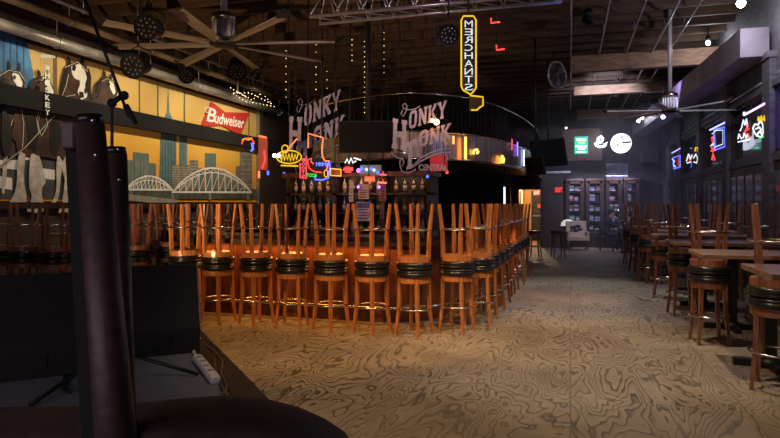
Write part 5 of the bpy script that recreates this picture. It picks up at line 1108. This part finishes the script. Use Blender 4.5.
# power strip + cable + cables
a, b = onZ(197, 356, SZ+0.03), onZ(216, 379, SZ+0.03); ang = math.atan2(b.y-a.y, b.x-a.x); L_s = (b-a).length
t = thing('power_strip', 'white power strip lying on the stage carpet near its edge', 'power strip', ((a.x+b.x)/2, (a.y+b.y)/2, SZ), ang)
MB().b2((-L_s/2, -0.028, 0.001), (L_s/2, 0.028, 0.042)).build('body', white_m, t, bevel=0.008)
g = MB()
for k in range(4): g.b2((-L_s/2+0.06+k*L_s*0.2, -0.016, 0.042), (-L_s/2+0.06+k*L_s*0.2+0.03, 0.016, 0.0435))
g.build('sockets', mat('socket_grey', (0.2, 0.19, 0.18), 0.5), t)
q = [onZ(x, y, SZ+0.012) for x, y in ((197.5, 356), (193, 352), (198, 349), (196, 344), (200, 338))]; tag(MB().path(smooth3 if False else q, 0.008, 8).build('white_cable', white_m), 'short curled white cord leading from the power strip to the wedge monitor', 'cord')
def sm3(pts, n=5):
    out = []; P_ = [Vector(p) for p in pts]
    for i in range(len(P_)-1):
        p0, p1, p2, p3 = [P_[max(0, min(len(P_)-1, i+j))] for j in (-1, 0, 1, 2)]
        for k in range(n): t_ = k/n; out.append(0.5*((2*p1)+(p2-p0)*t_+(2*p0-5*p1+4*p2-p3)*t_**2+(3*p1-p0-3*p2+p3)*t_**3))
    out.append(P_[-1]); return out
cabs_ = [('black cable looping across the carpet right of the power strip', ((205, 345), (216, 354), (222, 362), (221, 374), (226, 386), (222, 398), (226, 412))), ('second black cable lying along the stage edge strip', ((203, 338), (214, 345), (222, 354), (214, 360), (221, 385), (229, 402))), ('black cable curling up by the wedge monitor on the left', ((62, 370), (66, 384), (62, 388), (70, 392))), ('black cable snaking beside the microphone stand base', ((98, 330), (90, 345), (88, 362), (96, 378), (110, 380)))]
for lb, pts in cabs_: tag(MB().path(sm3([onZ(x, y, SZ+0.010) for x, y in pts]), 0.009, 8).build('cable', vinyl), lb, 'cable', 'black cables on the stage')
# wedge monitors
def wedge(label, c, rz, W, D, H):
    t = thing('stage_monitor', label, 'speaker', (*c, SZ), rz, 'black wedge stage monitors')
    prof = [(-D/2, 0), (D/2, 0), (D/2, H*0.25), (D*0.10, H), (-D*0.02, H), (-D/2, H*0.30)]
    MB().prism([(-W/2, y, z) for y, z in prof], (W, 0, 0)).build('cabinet', mat('carpet_black', (0.007, 0.007, 0.008), 0.75, var=0.5, scale=60, bump=0.3), t, bevel=0.008)
    y0_, z0_ = prof[2]; y1_, z1_ = prof[3]; nrm = Vector((0, z0_-z1_, y0_-y1_)); nrm = Vector((0, (z1_-z0_), (y0_-y1_))).normalized()
    q = [Vector((sx*(W/2-0.03), y0_+(y1_-y0_)*f_, z0_+(z1_-z0_)*f_)) for sx, f_ in ((-1, .06), (1, .06), (1, .94), (-1, .94))]
    MB().prism(q, nrm*0.012).build('grille', blackm, t)
    g = MB()
    for sx in (-1, 1): g.bar((sx*(W/2+0.002), -D/2, H*0.30), (sx*(W/2+0.002), -D*0.02, H), 0.008)
    g.build('edge_trim', steel, t)
    MB().box((0.10, -D/2-0.004, H*0.16), (0.12, 0.008, 0.09)).build('socket_plate', black, t)
    return t
def fl(px, d): u = (px-CX)/F; return (d*(u*CT-ST), d*(u*ST+CT))
wedge('black wedge stage monitor beside the white power strip', fl(146, 4.35), math.radians(40), 0.70, 0.52, 0.60)
wedge('black wedge stage monitor further left on the stage, behind the dark posts', fl(20, 3.8), math.radians(44), 0.72, 0.55, 0.60)
t = tag(MB().box(onZ(54, 352, SZ+0.05)+Vector((0, 0, -0.005)), (0.06, 0.05, 0.09), Matrix.Rotation(0.5, 3, 'Y')).build('foot_switch', mat('pale_tag', (0.5, 0.28, 0.2), 0.6)), 'small pale pinkish block standing on the carpet before the left wedge monitor', 'foot switch')
# microphone stand
base = onZ(112, 372, SZ); dS = 630/168
t = thing('microphone_stand', 'black boom microphone stand with tripod base on the stage', 'microphone stand', base, world=True)
top = at(118, 103, dS); MB().tube((base.x, base.y, SZ+0.12), (base.x, base.y, SZ+0.75), 0.014, n=10).build('lower_tube', black, t)
tx = Vector((base.x, base.y, top.z)); MB().tube((base.x, base.y, SZ+0.7), tx, 0.010, n=10).build('upper_tube', steel, t)
g = MB(); g.tube((base.x, base.y, SZ+0.68), (base.x, base.y, SZ+0.78), 0.022, n=12); g.build('height_clutch', blackm, t)
jx = at(122, 103, dS); bt_ = at(80, -14, dS)
MB().tube(at(129, 117, dS-0.05), bt_, 0.010, n=8).build('boom_arm', black, t)
g = MB(); g.sphere(tx, 0.03, 10); g.tube(tx, at(122, 96, dS), 0.018, n=8); g.build('boom_clutch', blackm, t)
g = MB(); m0, m1 = at(126, 106, dS-0.08), at(136, 123, dS-0.12); g.tube(m0, m1, 0.020, 0.013, 12); g.build('counterweight', blackm, t)
g = MB(); g.sphere(at(124, 95.5, dS-0.02), 0.03, 10); g.build('clip_joint', blackm, t)
for px, py in ((30, 405), (198, 374), (130, 350)): MB().tube((base.x, base.y, SZ+0.14), onZ(px, py, SZ+0.012), 0.012, n=8).build('tripod_leg', black, t)
# tall padded posts
def post(label, px_t, py_t, d, r0, r1, px_b, studs, pad):
    tp = at(px_t, py_t, d); bq = at(px_b, 438, d); dz = tp.z-bq.z; k_ = (tp.z-SZ)/dz; bot = tp+(bq-tp)*k_; bot.z = SZ
    t = thing('padded_post', label, 'post', bot, group='tall padded posts at the stage front', world=True); ax = (tp-bot).normalized()
    g = MB(); n = 24; vs = []; prof = [(r1*1.05, 0), (r1, 0.01), (r0, 0.985), (r0*0.93, 1.0)]
    MB().tube(bot, bot+(tp-bot)*0.985, r1, r0, 28).build('padded_body', post_m, t); MB().tube(bot+(tp-bot)*0.985, tp, r0, r0*0.88, 28).build('end_cap', vinyl, t)
    cf = Vector((ST, -CT, 0)); rt_ = Vector((CT, ST, 0))
    g = MB()
    for py in studs:
        d2 = (tp.z-(CZ+(HZ-py)/F*d))/(tp.z-bot.z); c = tp+(bot-tp)*d2; rr = r0+(r1-r0)*d2; g.sphere(c+rt_*rr*0.62+cf*rr*0.75, 0.0055, 10)
    g.build('studs', chrome, t)
    if pad:
        g = MB(); c = at(72.5, 136, d); g.box(c+Vector((0, 0, 0)), (0.032, 0.04, 0.062), Matrix.Rotation(TH, 3, 'Z')); g.build('side_pad', post_m, t, bevel=0.006)
        g = MB(); g.box(at(77, 136, d), (0.02, 0.018, 0.03), Matrix.Rotation(TH, 3, 'Z')); g.build('pad_bracket', black, t)
        a, b = at(79, 150, d+0.04), at(98, 438, d+0.04); e2 = a+(b-a)*((a.z-SZ-0.001)/(a.z-b.z)); MB().bar(a+Vector((0, 0, 0.02)), e2, 0.05, 0.075, d0=0.03).build('shade_strip', girder_m, t)  # near-black strip builds in the shade down the post's left side
    return t
post('tall dark brown padded post with metal studs and a side pad, nearest the camera', 89, 115, 1.30, 0.0300, 0.052, 116, (122, 156), True)
post('shorter dark brown padded post with metal studs just behind the nearest one', 115.5, 147, 1.55, 0.0275, 0.035, 124, (150, 180), False)
# brown padded bench back in the very foreground
t = thing('padded_bench', 'dark brown leather padded bench top with rounded end at the bottom edge of the view', 'bench', (*fl(200, 1.7), SZ), TH)
zt = 0.475; g = MB(); sec = []
X0, X1 = -0.95, 0.46
# silhouette of the top: flat, then rolling down at the right end
pf = [(X0, zt-0.03), (-0.3, zt-0.022), (-0.08, zt), (0.06, zt+0.01), (0.16, zt), (0.26, zt-0.025), (0.34, zt-0.06), (0.40, zt-0.10), (0.45, zt-0.17), (X1, zt-0.30)]
vs = []; fs = []; nd = 9; D = 0.30
for (x, z) in pf:
    for k in range(nd):
        a_ = PI*k/(nd-1); vs.append((x, -math.cos(a_)*D/2, z-0.06+math.sin(a_)**0.5*0.06))
    vs.append((x, D/2, 0.10)); vs.append((x, -D/2, 0.10))
m_ = nd+2
for i in range(len(pf)-1):
    for k in range(m_): k2 = (k+1) % m_; fs.append((i*m_+k, i*m_+k2, (i+1)*m_+k2, (i+1)*m_+k))
fs += [tuple(range(m_))[::-1], tuple((len(pf)-1)*m_+k for k in range(m_))]
MB().add(vs, fs, 0, True).build('cushion', leather, t)
for x in (-0.85, -0.2, 0.38):
    for y in (-0.1, 0.1): MB().bar((x, y, 0.12), (x, y, 0.0), 0.05, 0.04).build('leg', dark_wood, t)

bpy.context.view_layer.update()
